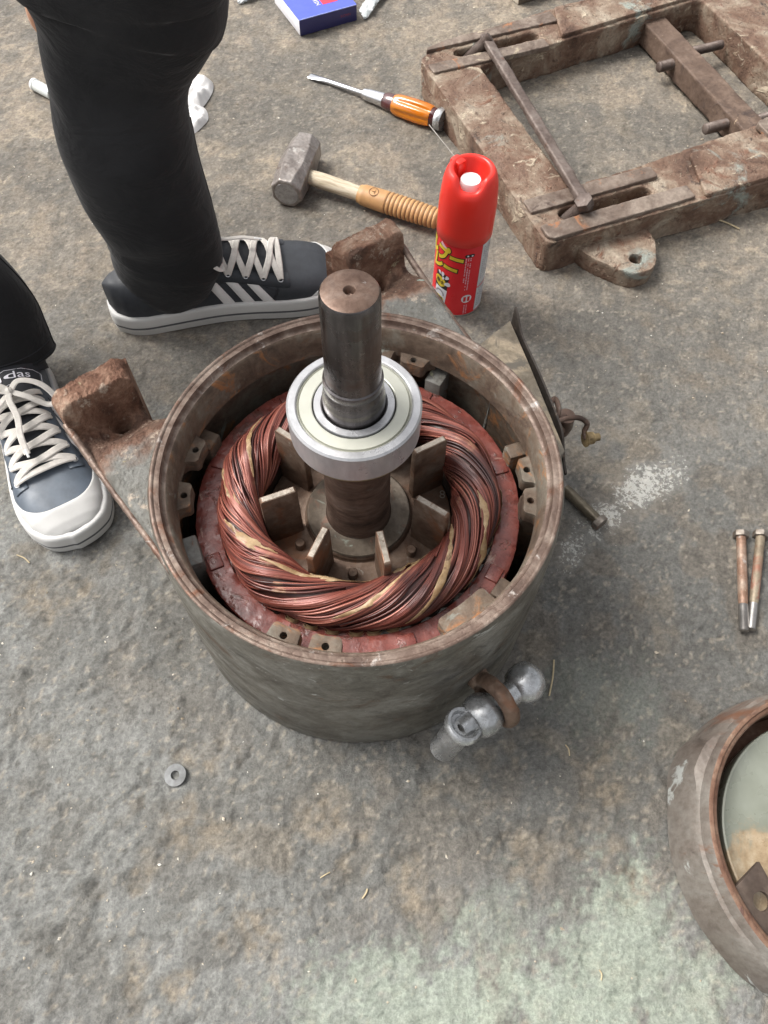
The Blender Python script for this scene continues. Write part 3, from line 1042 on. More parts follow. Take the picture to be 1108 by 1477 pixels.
MB().lathe([(.0448, BT - .0022), (.0440, BT - .0016), (.0432, BT - .0030), (.0426, BT - .0012), (.0335, BT - .0010), (.0328, BT - .0014), (.0326, BT - .0030)], 96).build('bearing_shield', M_shield, bearing, ang=25)
MB().lathe([(.0326, BT - .0030), (.0318, BT - .0032), (.0316, BT - .0030)], 96).build('seal_gap', M_black, bearing)
MB().lathe([(.0316, BT - .0032), (.0315, BT - .0006), (.0311, BT), (.0262, BT), (.0252, BT - .001), (.0246, BT - .004)], 96).build('inner_race', M_bearing, bearing, ang=30)
MB().lathe([(.0242, BT - .0042), (.0250, BT - .0038)], 64).build('race_gap', M_black, bearing)
MB().lathe([(.030, BB - .006), (.0495, BB - .0045), (.0508, BB - .0030), (.0508, BB - .0004), (.047, BB + .0006)], 96).build('grease_ring', M_olive, rotor)
# fan
fan = MB().lathe([(.0310, .1215), (.0460, .1200), (.0500, .1190), (.0512, .1172), (.0515, .1150), (.0525, .1135), (.072, .1105), (.0895, .1105), (.0905, .1095), (.0905, .080), (.0310, .080)], 96).build('fan_disc', M_fan, rotor, ang=25)
hub = MB().lathe([(.0317, .1225), (.0455, .1212), (.0475, .1222), (.0490, .1222), (.0500, .1210)], 96).build('hub_ring', worn('greenish_hub', [(.3, (.070, .052, .038)), (.6, (.125, .102, .078))], 40, [((.19, .21, .175), 30, .62, .72, 1), ((.15, .085, .06), 30, .56, .7, 4)], (.35, .6), .35, .4, .0006), fan)
for a_, zt, tilt in ((26, .190, 4), (-23, .184, -10), (-70, .182, -6), (-116, .182, 4), (-163, .186, 6), (149, .190, -4), (106, .188, 0), (64, .188, 0)):
    Mx = Matrix.Rotation(rad(a_), 4, 'Z') @ Matrix.Translation((.0720, 0, 0)) @ Matrix.Rotation(rad(tilt), 4, 'Z')
    th = .0064
    zb = .108
    bm = bmesh.new()
    prof = [(-.0165, zb), (.0180, zb), (.0175, zt - .002), (.0160, zt), (-.0150, zt), (-.0165, zt - .003)]
    vs = []
    for (x, z) in prof:
        k = 1.35 if z < .12 else 1
        vs.append([bm.verts.new((x, s * th / 2 * k, z)) for s in (-1, 1)])
    nn = len(prof)
    bm.faces.new([q[0] for q in vs])
    bm.faces.new([q[1] for q in vs][::-1])
    for i in range(nn):
        bm.faces.new([vs[i][0], vs[(i + 1) % nn][0], vs[(i + 1) % nn][1], vs[i][1]][::-1])
    bmesh.ops.recalc_face_normals(bm, faces=bm.faces[:])
    bmesh.ops.bevel(bm, geom=bm.edges[:], offset=.0007, segments=2, affect='EDGES', profile=.5)
    bl = MB().from_bm(bm, Mx).build('fan_blade', M_fan, rotor, ang=30)
    P = [[(x, y, zt + .0003 + .0003 * mnoise.noise((x * 300, y * 500, a_))) for y in (-th / 2 + .0009, 0, th / 2 - .0009)] for x in np.linspace(-.0142, .0152, 14)]
    MB().grid(P, M=Mx).build('worn_edge', M_fan_edge, bl)
MB().lathe([(.020, .100), (.0885, .0995), (.0895, .095), (.0895, -.030), (.02, -.030)], 72).build('rotor_core', M_tar, rotor)
for a_ in (-93, -38, -147, 5, 175):
    MB().lathe([(.0005, .1205), (.0040, .1203), (.0048, .1192), (.0050, .108)], 20, Matrix.Rotation(rad(a_), 4, 'Z') @ Matrix.Translation((.0650, 0, 0))).build('balance_stud', M_fan, rotor)
vs, fs = text_mesh('8', .013)
p8 = L(638, 714, .1106)
MB().add([(p8.x + q.x, p8.y + q.y, .1112) for q in vs], fs).build('cast_numeral', M_fan_edge, fan, smooth=False)


def reseat(root, dz, k, loc, done=set()):
    """move a thing's geometry up so that its origin lies at its foot, then size and place it"""
    for o in root.children_recursive:
        if o.type == 'MESH' and o.data.name not in done:
            done.add(o.data.name)
            o.data.transform(Matrix.Translation((0, 0, dz)))
            o.data.update()
    root.scale = (k, k, k)
    root.location = loc


SEAT = .953
SEAT_Z = CAM_H * (1 - SEAT)
for root_ in (motor, rotor):
    reseat(root_, SEAT_Z / SEAT, SEAT, (MX * SEAT, MY * SEAT, 0))
# ================================================================ SHACKLE hanging in the lifting eye
M_galv = worn('galvanised_steel', [(.3, (.22, .23, .23)), (.5, (.44, .45, .455)), (.7, (.66, .67, .68))], 34, [((.60, .61, .60), 26, .58, .70, 2), ((.13, .115, .095), 90, .66, .74, 5), ((.20, .19, .165), 30, .58, .7, 8)], (.18, .36), .7, .4, .0006, 260)
shp = W(700, 1030, .0)
shackle = thing('shackle', 'galvanised steel shackle with round bosses hanging through the rusty lifting eye', 'shackle', (shp.x, shp.y, 0))


def SL(u, v, z):
    return W(u, v, z) - Vector((shp.x, shp.y, 0))


b1, b2 = SL(697, 1030, .070), SL(757, 985, .066)
axs = (b2 - b1).normalized()


def ballprof(r, hole, n=14):
    return [(max(r * math.sin(PI * i / n), .0005), -r * math.cos(PI * i / n)) for i in range(n + 1)]


Mf = frame_from(axs, None, b2)
MB().lathe([(.0005, -.0155), (.011, -.0150), (.0118, -.0140), (.0165, -.0105), (.0190, -.004), (.0195, .003), (.017, .011), (.010, .0165), (.0005, .018)], 40, Mf).build('far_boss', M_galv, shackle)
MB().tube([b1, b2], .0118, 24).build('pin', M_galv, shackle)
Mf = frame_from(axs, None, b1)
MB().lathe([(.0005, .0155), (.0118, .0150), (.0165, .0112), (.0200, .0045), (.0208, -.003), (.0185, -.0105), (.0150, -.0135), (.0142, -.0120), (.0005, -.012)], 40, Mf).build('near_boss', M_galv, shackle)
c0, c1 = SL(671, 1044, .086), SL(637, 1081, .040)
cax = (c0 - c1).normalized()
ln = (c0 - c1).length
Mf = frame_from(cax, None, c1)
MB().lathe([(.0005, 0), (.0118, .0005), (.0130, .0022), (.0132, ln - .012), (.0140, ln - .0105), (.0168, ln - .009), (.0178, ln - .006), (.0176, ln - .002), (.0164, ln), (.0138, ln), (.0130, ln - .0016), (.0122, ln - .005), (.0085, ln - .0062), (.0078, ln - .0064)], 40, Mf).build('pin_head', M_galv, shackle)
MB().prism(circ(0, 0, .0082, 24), ln - .012, ln - .0060, [circ(0, 0, .0046, 6)[::-1]], .0004, 1, Mf).build('hex_socket', M_galv, shackle)
MB().lathe([(.0046, ln - .0105), (.0004, ln - .0108)], 12, Mf).build('socket_bottom', M_dirt_steel, shackle)
MB().tube([b1 - axs * .004, b1 - axs * .010 - cax * .004, (c0 + b1) / 2 - cax * .006, c0 - cax * .012], [.0135, .0135, .0125, .011], 20).build('neck', M_galv, shackle)

shackle.scale = (SEAT, SEAT, SEAT)
shackle.location = (shp.x * SEAT, shp.y * SEAT, SEAT_Z)

# ================================================================ AEROSOL CAN
M_can = plain('red_can_lacquer', (.60, .016, .022), .34, .0, .0, 20, 0, spec=.5)
M_cap = plain('red_cap_plastic', (.74, .030, .018), .36, 0, .03, 20, .02, .0003, 90, Subsurface_Weight=.0)
M_white = plain('white_plastic', (.76, .77, .76), .4, 0, .03)
M_tin = brushed('tin_seam', (.62, .60, .58), .3, .9, (1, 1, 1), 60)
M_ink_y = plain('yellow_ink', (.70, .52, .03), .35, 0, .05)
M_ink_k = plain('black_ink', (.018, .016, .016), .35)
M_ink_w = plain('white_ink', (.72, .70, .74), .35, 0, .03)
M_ink_p = plain('pink_white_ink', (.72, .45, .52), .35, 0, .03)
M_ink_g = plain('grey_ink', (.30, .29, .31), .4)
M_panel = plain('silver_white_panel', (.55, .55, .56), .35, .1, .05, 60)
cp = W(657, 427, 0)
cp = Vector((.0915, .7515, 0))
CR = .0325
can = thing('aerosol_can', 'red aerosol lubricant can with red cap and white spray button beside the hammer grip', 'spray can', (cp.x, cp.y, 0))
MB().lathe([(.001, .004), (.026, .003), (.0300, .0006), (.0318, 0), (.0326, .0012), (.0327, .0026), (CR, .0036), (CR, .105), (.0318, .1065), (.030, .108)], 72).build('body', M_can, can, ang=40)
MB().lathe([(.0319, -.0001), (.0330, .0010), (.0331, .0022), (.0327, .0034)], 72).build('bottom_seam', M_tin, can)
FACE = -96.0     # direction the front recess of the cap looks


def cap_fn(a, i, r, z):
    return r, z


PR = []
NA_ = 96
rows = []
for k in range(NA_):
    a = 2 * PI * k / NA_
    da = math.atan2(math.sin(a - rad(FACE)), math.cos(a - rad(FACE)))
    front = math.exp(-(da / .62) ** 4)          # open front of the actuator well
    side = math.exp(-(da / 1.05) ** 6)
    row = []
    zt = .180 - .012 * front
    for (r, z) in ((.0322, .1035), (.0334, .1045), (.0334, .118), (.0335, .134), (.0333, .144), (.0324, .154)):
        row.append((r * math.cos(a), r * math.sin(a), z))
    rtop = .0240 + .0022 * front
    for t in (.3, .6, .85, .96, 1.0):
        r = .0324 + (rtop - .0324) * (t ** 1.5)
        z = .154 + (zt - .154) * math.sin(t * PI / 2) ** .9
        row.append((r * math.cos(a), r * math.sin(a), z))
    for (dr, dz) in ((-.0022, .0006), (-.0042, -.0012), (-.0052, -.005)):
        r, z = rtop + dr, zt + dz
        row.append((r * math.cos(a), r * math.sin(a), z))
    zb = .1605 - .001 * front
    ri = .0150 + .0055 * front
    row.append((ri * math.cos(a), ri * math.sin(a), zb + .002))
    row.append((ri * .85 * math.cos(a), ri * .85 * math.sin(a), zb))
    row.append((.004 * math.cos(a), .004 * math.sin(a), .160))
    rows.append(row)
MB().grid(rows, wrap_u=True).build('cap', M_cap, can, ang=75)
bx, by = .0035 * math.cos(rad(FACE)), .0035 * math.sin(rad(FACE))
MB().lathe([(.0118, .155), (.0116, .1690), (.0110, .1700), (.0090, .1697), (.0004, .1692)], 36, Matrix.Translation((bx, by, 0))).build('spray_button', M_white, can)
# spout and the thin extension straw
sd_ = Vector((math.cos(rad(133)), math.sin(rad(133)), 0))
MB().box(.016, .013, .016, .003, frame_from((0, 0, 1), sd_, sd_ * .0215 + Vector((0, 0, .172)))).build('spout', M_cap, can)
can.scale = (1.02, 1.02, 1.125)
s0, s1 = [Vector(((p.x - cp.x) / 1.02, (p.y - cp.y) / 1.02, p.z / 1.125)) for p in (W(640, 227, .200), W(619, 180, .211))]
sdir = Vector((-.55, .60, 0)).normalized()
MB().tube([sd_ * .024 + Vector((0, 0, .178)), s1], .00048, 8).build('straw', plain('clear_straw', (.34, .31, .28), .3), can)
vs, fs = text_mesh('品', .008)
# moulded mark on the cap front
fd = Vector((math.cos(rad(FACE)), math.sin(rad(FACE)), 0))
MB().lathe([(.0004, 0), (.0056, 0), (.0058, -.0006)], 24, frame_from((fd.x * .55, fd.y * .55, .83), None, fd * .0220 + Vector((0, 0, .1545)))).build('pale_mark', M_ink_p, can)


def wrap(vs, fs, ang, z, rot=0.0, lift=.00035, sx=1.0, sy=1.0, maxe=.004):
    """lay flat lettering or shapes on the can wall, centred at angle ang, height z"""
    bm = bmesh.new()
    bv = [bm.verts.new((v[0] * sx, v[1] * sy, 0)) for v in vs]
    for f in fs:
        try:
            bm.faces.new([bv[i] for i in f])
        except ValueError:
            pass
    bmesh.ops.triangulate(bm, faces=bm.faces[:])
    for _ in range(3):
        es = [e for e in bm.edges if e.calc_length() > maxe]
        if not es:
            break
        bmesh.ops.subdivide_edges(bm, edges=es, cuts=1)
        bmesh.ops.triangulate(bm, faces=bm.faces[:])
    c, s = math.cos(rot), math.sin(rot)
    m = MB()
    bm.verts.index_update()
    pts = []
    for v in bm.verts:
        x, y = v.co.x * c - v.co.y * s, v.co.x * s + v.co.y * c
        a = rad(ang) + x / CR
        pts.append(((CR + lift) * math.cos(a), (CR + lift) * math.sin(a), z + y))
    m.add(pts, [tuple(v.index for v in f.verts) for f in bm.faces])
    bm.free()
    return m


def poly(pts):
    return [(p[0], p[1], 0) for p in pts], [tuple(range(len(pts)))]


def rect(w_, h_):
    return poly([(-w_ / 2, -h_ / 2), (w_ / 2, -h_ / 2), (w_ / 2, h_ / 2), (-w_ / 2, h_ / 2)])


# angle round the can: -90 faces the viewer, -150 left, -35 right
wrap(*text_mesh('ルプー', .0225, off=.0024), -139, .087, -.10, .0003, .85, 1.0).build('yellow_lettering_shadow', M_ink_k, can, smooth=False)
wrap(*text_mesh('ルプー', .0225, off=.0013), -139.4, .0873, -.10, .0006, .85, 1.0).build('yellow_lettering', M_ink_y, can, smooth=False)
wrap(*text_mesh('レー', .0225, off=.0024), -135, .0710, -.10, .0003, .9, 1.0).build('yellow_lettering_shadow', M_ink_k, can, smooth=False)
wrap(*text_mesh('レー', .0225, off=.0013), -135.4, .0713, -.10, .0006, .9, 1.0).build('yellow_lettering', M_ink_y, can, smooth=False)
wrap(*rect(.020, .026), -136, .0475, -.08, .0003).build('black_badge', M_ink_k, can)
wrap(*rect(.0185, .0205), -136.5, .0285, -.08, .0004).build('white_badge', M_ink_w, can)
wrap(*poly([(.0085 * math.cos(q) * (1 + .06 * math.sin(3 * q)), .0085 * math.sin(q) * (1 + .05 * math.cos(5 * q))) for q in np.linspace(0, 2 * PI, 28)[:-1]]), -139, .0480, -.3, .0006, 1.05, .85).build('yellow_blob', M_ink_y, can)
wrap(*text_mesh('撥水', .0068, off=.0001), -139, .0475, -.2, .0009).build('badge_lettering', M_ink_k, can, smooth=False)
wrap(*poly([(.0072 * math.cos(q), .0034 * math.sin(q)) for q in np.linspace(0, 2 * PI, 28)[:-1]]), -138, .0235, -.15, .0007).build('yellow_oval', M_ink_y, can)
wrap(*text_mesh('防錆', .0058), -138, .0235, -.15, .0010).build('badge_lettering', M_ink_k, can, smooth=False)
arc_ = [(.0075 * math.cos(q), .0075 * math.sin(q)) for q in np.linspace(.1, PI - .1, 14)] + [(.0055 * math.cos(q), .0055 * math.sin(q)) for q in np.linspace(PI - .1, .1, 14)]
wrap(*poly(arc_), -138, .0285, -.15, .0007).build('grey_arch', M_ink_g, can)
for (a_, z_, r_, s_) in ((-142, .0605, .5, .8), (-133, .0600, .0, 1.0), (-122, .0570, -.6, 1.0), (-120, .0480, -1.3, 1.3), (-131, .0545, -.4, .7)):
    dp = [(.0022 * math.sin(q) * (1 - .45 * math.cos(q)), .0034 * -math.cos(q)) for q in np.linspace(0, 2 * PI, 18)[:-1]]
    wrap(*poly(dp), a_, z_, r_, .0009, s_, s_).build('white_drop', M_ink_w, can)
wrap(*rect(.012, .004), -137, .0985, -.5, .0005).build('pink_strip', M_ink_p, can)
wrap(*rect(.006, .016), -160, .020, -.1, .0005).build('pink_strip', M_ink_p, can)
# black pill with two white blocks, columns of small print, waste mark
pill = slot(0, 0, .0075, .0021, 6)
wrap(*poly(pill), -78, .0935, .10, .0004).build('black_pill', M_ink_k, can)
for dx in (-2.6, 3.2):
    wrap(*rect(.0020, .0020), -78 + dx * 1.6, .0935, .1, .0007).build('pill_block', M_ink_w, can)
for k, (n_, z0_) in enumerate(((15, .0895), (20, .0895), (20, .0895))):
    m = MB()
    for q in range(n_):
        if random.random() < .85:
            t_ = wrap(*rect(.0013 * random.uniform(.7, 1.2), .0016), -85 + 5.0 * k, z0_ - .0024 * q, 0, .0004)
            m.add(t_.v, t_.f)
    m.build('small_print', M_ink_p, can)
ring = [(.0072 * math.cos(q), .0072 * math.sin(q)) for q in np.linspace(0, 2 * PI, 36)[:-1]]
wrap(*poly(ring), -73, .0290, 0, .0004, .95, .85).build('round_mark', M_ink_w, can)
wrap(*rect(.0032, .0072), -77.5, .0290, 0, .0008).build('round_mark_bar', M_can, can)
wrap(*rect(.0032, .0072), -68.5, .0290, 0, .0008).build('round_mark_bar', M_can, can)
m = MB()
for k in range(2):
    for q in range(6):
        t_ = wrap(*rect(.0013, .0015), -76 + 5 * k, .0185 - .0024 * q, 0, .0004)
        m.add(t_.v, t_.f)
m.build('small_print', M_ink_p, can)
wrap(*rect(.024, .0985), -28, .0540, 0, .0003).build('side_panel', M_panel, can)
wrap(*rect(.024, .0014), -28, .0420, .05, .0006).build('panel_rule', M_can, can)
for k in range(5):
    m = MB()
    for q in range(30):
        if random.random() < .8 and q not in (16, 17):
            t_ = wrap(*rect(.0017, .0018 * random.uniform(.6, 1.2)), -42 + 6.6 * k, .0985 - .0030 * q, 0, .0005)
            m.add(t_.v, t_.f)
    m.build('small_print', M_ink_g, can)

# ================================================================ CLUB HAMMER
M_hhead = worn('forged_hammer_steel', [(.3, (.17, .145, .130)), (.5, (.28, .25, .23)), (.7, (.40, .37, .345))], 26, [((.42, .40, .37), 40, .58, .70, 2), ((.12, .075, .05), 30, .6, .72, 6)], (.3, .5), .6, .35, .0006, 200)
M_hface = worn('struck_face', [(.3, (.30, .295, .30)), (.6, (.46, .455, .455))], 60, [((.15, .13, .12), 50, .6, .7, 3)], (.28, .45), .7, .3, .0005, 200)
n = NT('weathered_wood')
v_ = n.co((1, 9, 9))
a_ = n.noise(30, 6, .65, v_, .6)
c_ = n.ramp(a_, [(.3, (.30, .24, .155)), (.5, (.47, .40, .29)), (.7, (.58, .52, .41))])
c_ = n.mix(n.rng(n.noise(24, 5, .7), .58, .72, 0, .8), c_, (.16, .12, .085))
M_wood = n.done(c_, .7, 0, n.bump(a_, .4, .0005))
M_grip = plain('tan_rubber_grip', (.43, .235, .095), .5, 0, .14, 50, .15, .0005, 200)
M_groove = plain('dark_grip_groove', (.14, .07, .028), .7)
h0, h1 = W(437, 248, .026), W(626, 311, .022)
hd = (h1 - h0)
hd.z = 0
hd.normalize()
hp = Vector((-.134, .970, 0))
hrz = math.atan2(hd.y, hd.x)
hammer = thing('club_hammer', 'short steel club hammer with wooden neck and ribbed tan grip behind the can', 'hammer', (hp.x, hp.y, 0), hrz)
# local: x along handle, y across (head axis)
hm = MB()


def oct_sec(y, w_, h_, ch):
    return [(w_ / 2 - ch, y, -h_ / 2), (w_ / 2, y, -h_ / 2 + ch), (w_ / 2, y, h_ / 2 - ch), (w_ / 2 - ch, y, h_ / 2), (-w_ / 2 + ch, y, h_ / 2), (-w_ / 2, y, h_ / 2 - ch), (-w_ / 2, y, -h_ / 2 + ch), (-w_ / 2 + ch, y, -h_ / 2)]


HZc = .0225
Mh = Matrix.Translation((-.006, .006, HZc)) @ Matrix.Rotation(rad(11), 4, 'Z') @ Matrix.Diagonal((1.12, 1.0, 1.08, 1))
secs = [oct_sec(y, w_, h_, ch) for (y, w_, h_, ch) in ((-.0555, .034, .035, .0095), (-.0545, .038, .039, .0108), (-.0520, .0395, .0405, .0112), (-.040, .0400, .0410, .0105), (-.018, .0415, .0425, .0080), (.018, .0415, .0425, .0080), (.040, .0400, .0410, .0105), (.0520, .0395, .0405, .0112), (.0545, .038, .039, .0108), (.0555, .034, .035, .0095))]
hm.grid(secs, wrap_v=True, M=Mh)
o_ = len(hm.v) - 80
hm.f += [tuple(o_ + k for k in range(8)), tuple(o_ + 72 + k for k in range(8))[::-1]]
head = roughen(hm.build('head', M_hhead, hammer, ang=22), .0011, ((60, .0007), (220, .0003)))
MB().lathe([(.0004, 0), (.0155, 0), (.0160, -.0008)], 28, Mh @ frame_from((0, -1, 0), None, (0, -.0557, 0))).build('striking_face', M_hface, head)
hl = [(-.022, .0215, .0100), (.01, .0215, .0110), (.04, .0212, .0122), (.07, .0205, .0118), (.105, .0195, .0112)]
MB().tube(bez([(x, 0, z) for x, z, r in hl], 6), list(np.interp(np.linspace(0, 1, 25), np.linspace(0, 1, 5), [r for *_, r in hl])), 20, flat=.85, up=(0, 0, 1)).build('neck', M_wood, hammer)
gp, gr = [], []
N_ = 150
for i in range(N_ + 1):
    x = .098 + .127 * i / N_
    r = .0152 + .0016 * math.sin((x - .098) / .127 * PI) - .0018 * float(sstep(.106, .098, x)) - .003 * float(sstep(.217, .225, x))
    if .140 < x < .222:
        ph_ = ((x - .140) % .0065) / .0065
        r -= .0016 * math.exp(-((ph_ - .5) / .17) ** 2)
    gp.append((x, 0, .0178 - .01 * (x - .098) + .002))
    gr.append(r)
MB().tube(gp, gr, 24, flat=.88, up=(0, 0, 1)).build('grip', M_grip, hammer, ang=70)
for k in range(12):
    x = .140 + .0065 * (k + .5)
    r = .0143 + .0016 * math.sin((x - .098) / .127 * PI)
    MB().lathe([(r + .0002 * math.cos(q * PI / 3), .0006 * math.sin(q * PI / 3)) for q in range(6)], 24, Matrix.Translation((x, 0, .0198 - .01 * (x - .098))) @ Matrix.Diagonal((1, 1, .88, 1)) @ frame_from((1, 0, 0)), closed=True).build('grip_groove', M_groove, hammer)
MB().lathe([(.0068 + .0004 * math.cos(q * PI / 3), .0004 * math.sin(q * PI / 3)) for q in range(6)], 28, Matrix.Translation((.122, -.003, .0336)) @ Matrix.Rotation(rad(12), 4, 'X'), closed=True).build('moulded_ring', M_groove, hammer)
MB().box(.0006, .007, .0006, .0002, Matrix.Translation((.1235, -.003, .0338))).add([], []).box(.006, .0006, .0006, .0002, Matrix.Translation((.1215, -.003, .0338))).build('moulded_cross', M_groove, hammer)

# ================================================================ SCREWDRIVER
M_chrome = brushed('screwdriver_chrome', (.66, .66, .68), .16, 1.0, (60, 1, 1), 20, None, .03, .12)
n = NT('amber_acetate')
a_ = n.noise(40, 3, .5, n.co((.2, 3, 3)))
c_ = n.ramp(a_, [(.3, (.62, .155, .008)), (.7, (.86, .300, .018))])
M_amber = n.done(c_, .12, 0, None, Transmission_Weight=.35, IOR=1.47, Specular_IOR_Level=.6, Coat_Weight=.5)
M_maroon = plain('maroon_acetate', (.060, .012, .012), .15, 0, .3, 60, spec=.6, Coat_Weight=.5)
s0_, s1_ = W(446, 101, .012), W(640, 176, .0145)
sdv = s1_ - s0_
srz = math.atan2(sdv.y, sdv.x)
sc = .93
driver = thing('screwdriver', 'flat screwdriver with fluted amber handle and chrome end cap lying on the ground', 'screwdriver', (s0_.x, s0_.y, 0), srz)
Ls = math.hypot(sdv.x, sdv.y)
K = Ls / .240
R_ = Matrix.Translation((0, 0, .0030)) @ Matrix.Rotation(rad(-3.2), 4, 'Y')
bl = MB()
secs = []
for (x, w_, t_) in ((0, .0132, .0014), (.008, .0138, .0024), (.018, .0132, .0050), (.026, .0100, .0072), (.036, .0080, .0076), (.104, .0080, .0080)):
    secs.append([(x * K, w_ / 2 * math.cos(q), t_ / 2 * math.sin(q)) for q in np.linspace(0, 2 * PI, 17)[:-1]])
bl.grid(secs, wrap_v=True, M=R_)
bl.f.append(tuple(range(16)))
bl.build('blade', M_chrome, driver, ang=45)
fr = frame_from((1, 0, 0))
MB().lathe([(.003, .100 * K), (.0062, .1005 * K), (.0072, .103 * K), (.0074, .108 * K), (.0082, .112 * K), (.0092, .134 * K), (.0096, .138 * K), (.008, .139 * K)], 36, R_ @ fr @ Matrix.Diagonal((1.2, 1.2, 1, 1))).build('ferrule', M_chrome, driver, ang=35)


def flute(depth):
    return lambda a, i, r, z: (r - depth * (0.5 + .5 * math.cos(6 * a)) ** 2 if i in (2, 3, 4, 5) else r, z)


MB().lathe([(.0090, .138 * K), (.0108, .141 * K), (.0112, .150 * K), (.0118, .158 * K)], 72, R_ @ fr @ Matrix.Diagonal((1.2, 1.2, 1, 1))).build('handle_collar', M_maroon, driver, ang=45)
MB().lathe([(.0116, .156 * K), (.0130, .160 * K), (.0142, .168 * K), (.0146, .185 * K), (.0144, .205 * K), (.0136, .216 * K), (.0116, .221 * K)], 96, R_ @ fr @ Matrix.Diagonal((1.2, 1.2, 1, 1)), fn=flute(.0022)).build('handle', M_amber, driver, ang=50)
MB().lathe([(.0112, .219 * K), (.0114, .230 * K), (.0108, .231 * K)], 48, R_ @ fr @ Matrix.Diagonal((1.2, 1.2, 1, 1))).build('handle_neck', M_maroon, driver)
MB().lathe([(.0106, .229 * K), (.0134, .2295 * K), (.0140, .231 * K), (.0140, .237 * K), (.0130, .240 * K), (.0004, .2405 * K)], 48, R_ @ fr @ Matrix.Diagonal((1.2, 1.2, 1, 1))).build('end_cap', M_galv, driver, ang=35)
bpy.context.view_layer.update()

# ================================================================ HEX BOLTS AND WASHER
M_bolt_shank = worn('rusty_bolt_shank', [(.3, (.16, .085, .055)), (.5, (.27, .165, .115)), (.7, (.36, .28, .22))], 50, [((.40, .39, .37), 60, .58, .68, 2), ((.42, .37, .27), 40, .62, .7, 8)], (.4, .65), .3, .6, .0008, 240)
M_thread = brushed('bright_thread', (.42, .40, .38), .3, .85, (1, 1, 1), 90)


def hex_bolt(name, label, p0, p1, r, hw, hh, thr, shank, group=None, zr=None, cat='bolt'):
    """bolt lying on the ground from its head p0 to its tip p1"""
    d = p1 - p0
    ln_ = d.length
    t = thing(name, label, cat, (p0.x, p0.y, 0), math.atan2(d.y, d.x), group)
    zr = r + .0012 if zr is None else zr
    tip = Matrix.Translation((0, 0, hw * .86)) @ Matrix.Rotation(math.atan2(hw * .86 - zr, ln_), 4, 'Y')
    F = tip @ frame_from((1, 0, 0), (0, 0, 1))
    MB().prism([(hw * math.cos(rad(60 * k)), hw * math.sin(rad(60 * k))) for k in range(6)], 0, hh, (), .0006, 2, F).lathe([(.0003, -.0002), (hw * .80, -.0002), (hw * .86, .0006)], 24, F).build('head', M_dirt_steel, t, ang=25)
    MB().lathe([(r, hh), (r * 1.0, ln_ * (1 - thr) - .004), (r * .90, ln_ * (1 - thr))], 24, F).build('shank', shank, t)
    prof = []
    nt = int(ln_ * thr / .0014)
    for k in range(nt):
        z = ln_ * (1 - thr) + ln_ * thr * k / nt
        prof += [(r * .88, z), (r * 1.0, z + .0007)]
    prof += [(r * .80, ln_ - .0004), (r * .70, ln_), (.0003, ln_)]
    MB().lathe(prof, 24, F).build('thread', M_thread, t, ang=80)
    return t


hex_bolt('hex_bolt', 'long hex bolt with reddish pitted shank, left of the pair at right', W(1068, 769, .006), W(1073, 911, .006), .0052, .0088, .0065, .26, M_bolt_shank, 'loose long hex bolts')
M_bolt_shank2 = worn('tan_bolt_shank', [(.3, (.17, .13, .09)), (.5, (.25, .205, .145)), (.7, (.33, .28, .21))], 24, [((.24, .11, .075), 18, .50, .60, 4)], (.4, .65), .3, .4, .0006, 240)
hex_bolt('hex_bolt', 'long hex bolt with tan upper shank, right of the pair near the photo edge', W(1097, 769, .006), W(1083, 909, .006), .0050, .0088, .0065, .26, M_bolt_shank2, 'loose long hex bolts')
M_oily = worn('oily_steel_rod', [(.3, (.075, .062, .045)), (.6, (.17, .145, .105))], 50, [((.30, .28, .24), 50, .62, .7, 2)], (.3, .5), .5, .3, .0005)
rb = hex_bolt('long_stud_bolt', 'dark oily bolt lying beside the motor next to white powder with bright hex head', W(868, 757, .008), W(800, 690, .008), .0064, .0098, .0075, .22, M_oily)
wp = W(253, 1118, 0)
ws = MB().lathe([(.0042, .0002), (.0103, .0000), (.0106, .0002), (.0106, .0013), (.0104, .0015), (.0043, .0015), (.0041, .0013)], 48, None, closed=True).build('washer', worn('zinc_washer', [(.3, (.15, .155, .155)), (.6, (.215, .22, .22))], 60, [((.26, .21, .15), 90, .66, .75, 2)], (.5, .7), .2, .2, .0003), None, ang=20)
ws.location = (wp.x, wp.y, max(gz(wp.x + dx_, wp.y + dy_) for dx_ in (-.009, 0, .009) for dy_ in (-.009, 0, .009)) - .0007)
ws.rotation_euler = (rad(2), rad(-2), 0)
tag(ws, 'flat grey steel washer lying on brown dust at lower left', 'washer')
# ================================================================ SLIDE BASE (rusty motor rail frame)
FA = 22.5
FO = Vector((.210, .800, 0))
base = thing('slide_base', 'rusty cast iron slide base frame with slotted rails and crossbeam lying on the ground', 'machine base', FO, rad(FA))
M_cast = worn('rusty_cast_frame', [(.32, (.078, .044, .030)), (.45, (.160, .098, .068)), (.55, (.230, .168, .122)), (.68, (.34, .285, .220))], 17,
              [((.150, .072, .045), 15, .58, .70, 3), ((.235, .255, .225), 9, .58, .70, 6), ((.42, .35, .26), 24, .585, .68, 9), ((.060, .044, .036), 15, .58, .70, 12), ((.36, .27, .19), 70, .60, .70, 13), ((.105, .058, .040), 45, .60, .70, 17)], (.5, .85), .05, 1.0, .0024, 170)
M_strip = worn('worn_rail_strip', [(.3, (.100, .068, .052)), (.48, (.170, .130, .104)), (.64, (.265, .215, .175))], 24, [((.30, .135, .065), 14, .60, .68, 4), ((.36, .30, .22), 26, .62, .70, 2), ((.08, .055, .045), 20, .58, .70, 8)], (.45, .75), .15, .6, .001, 180)
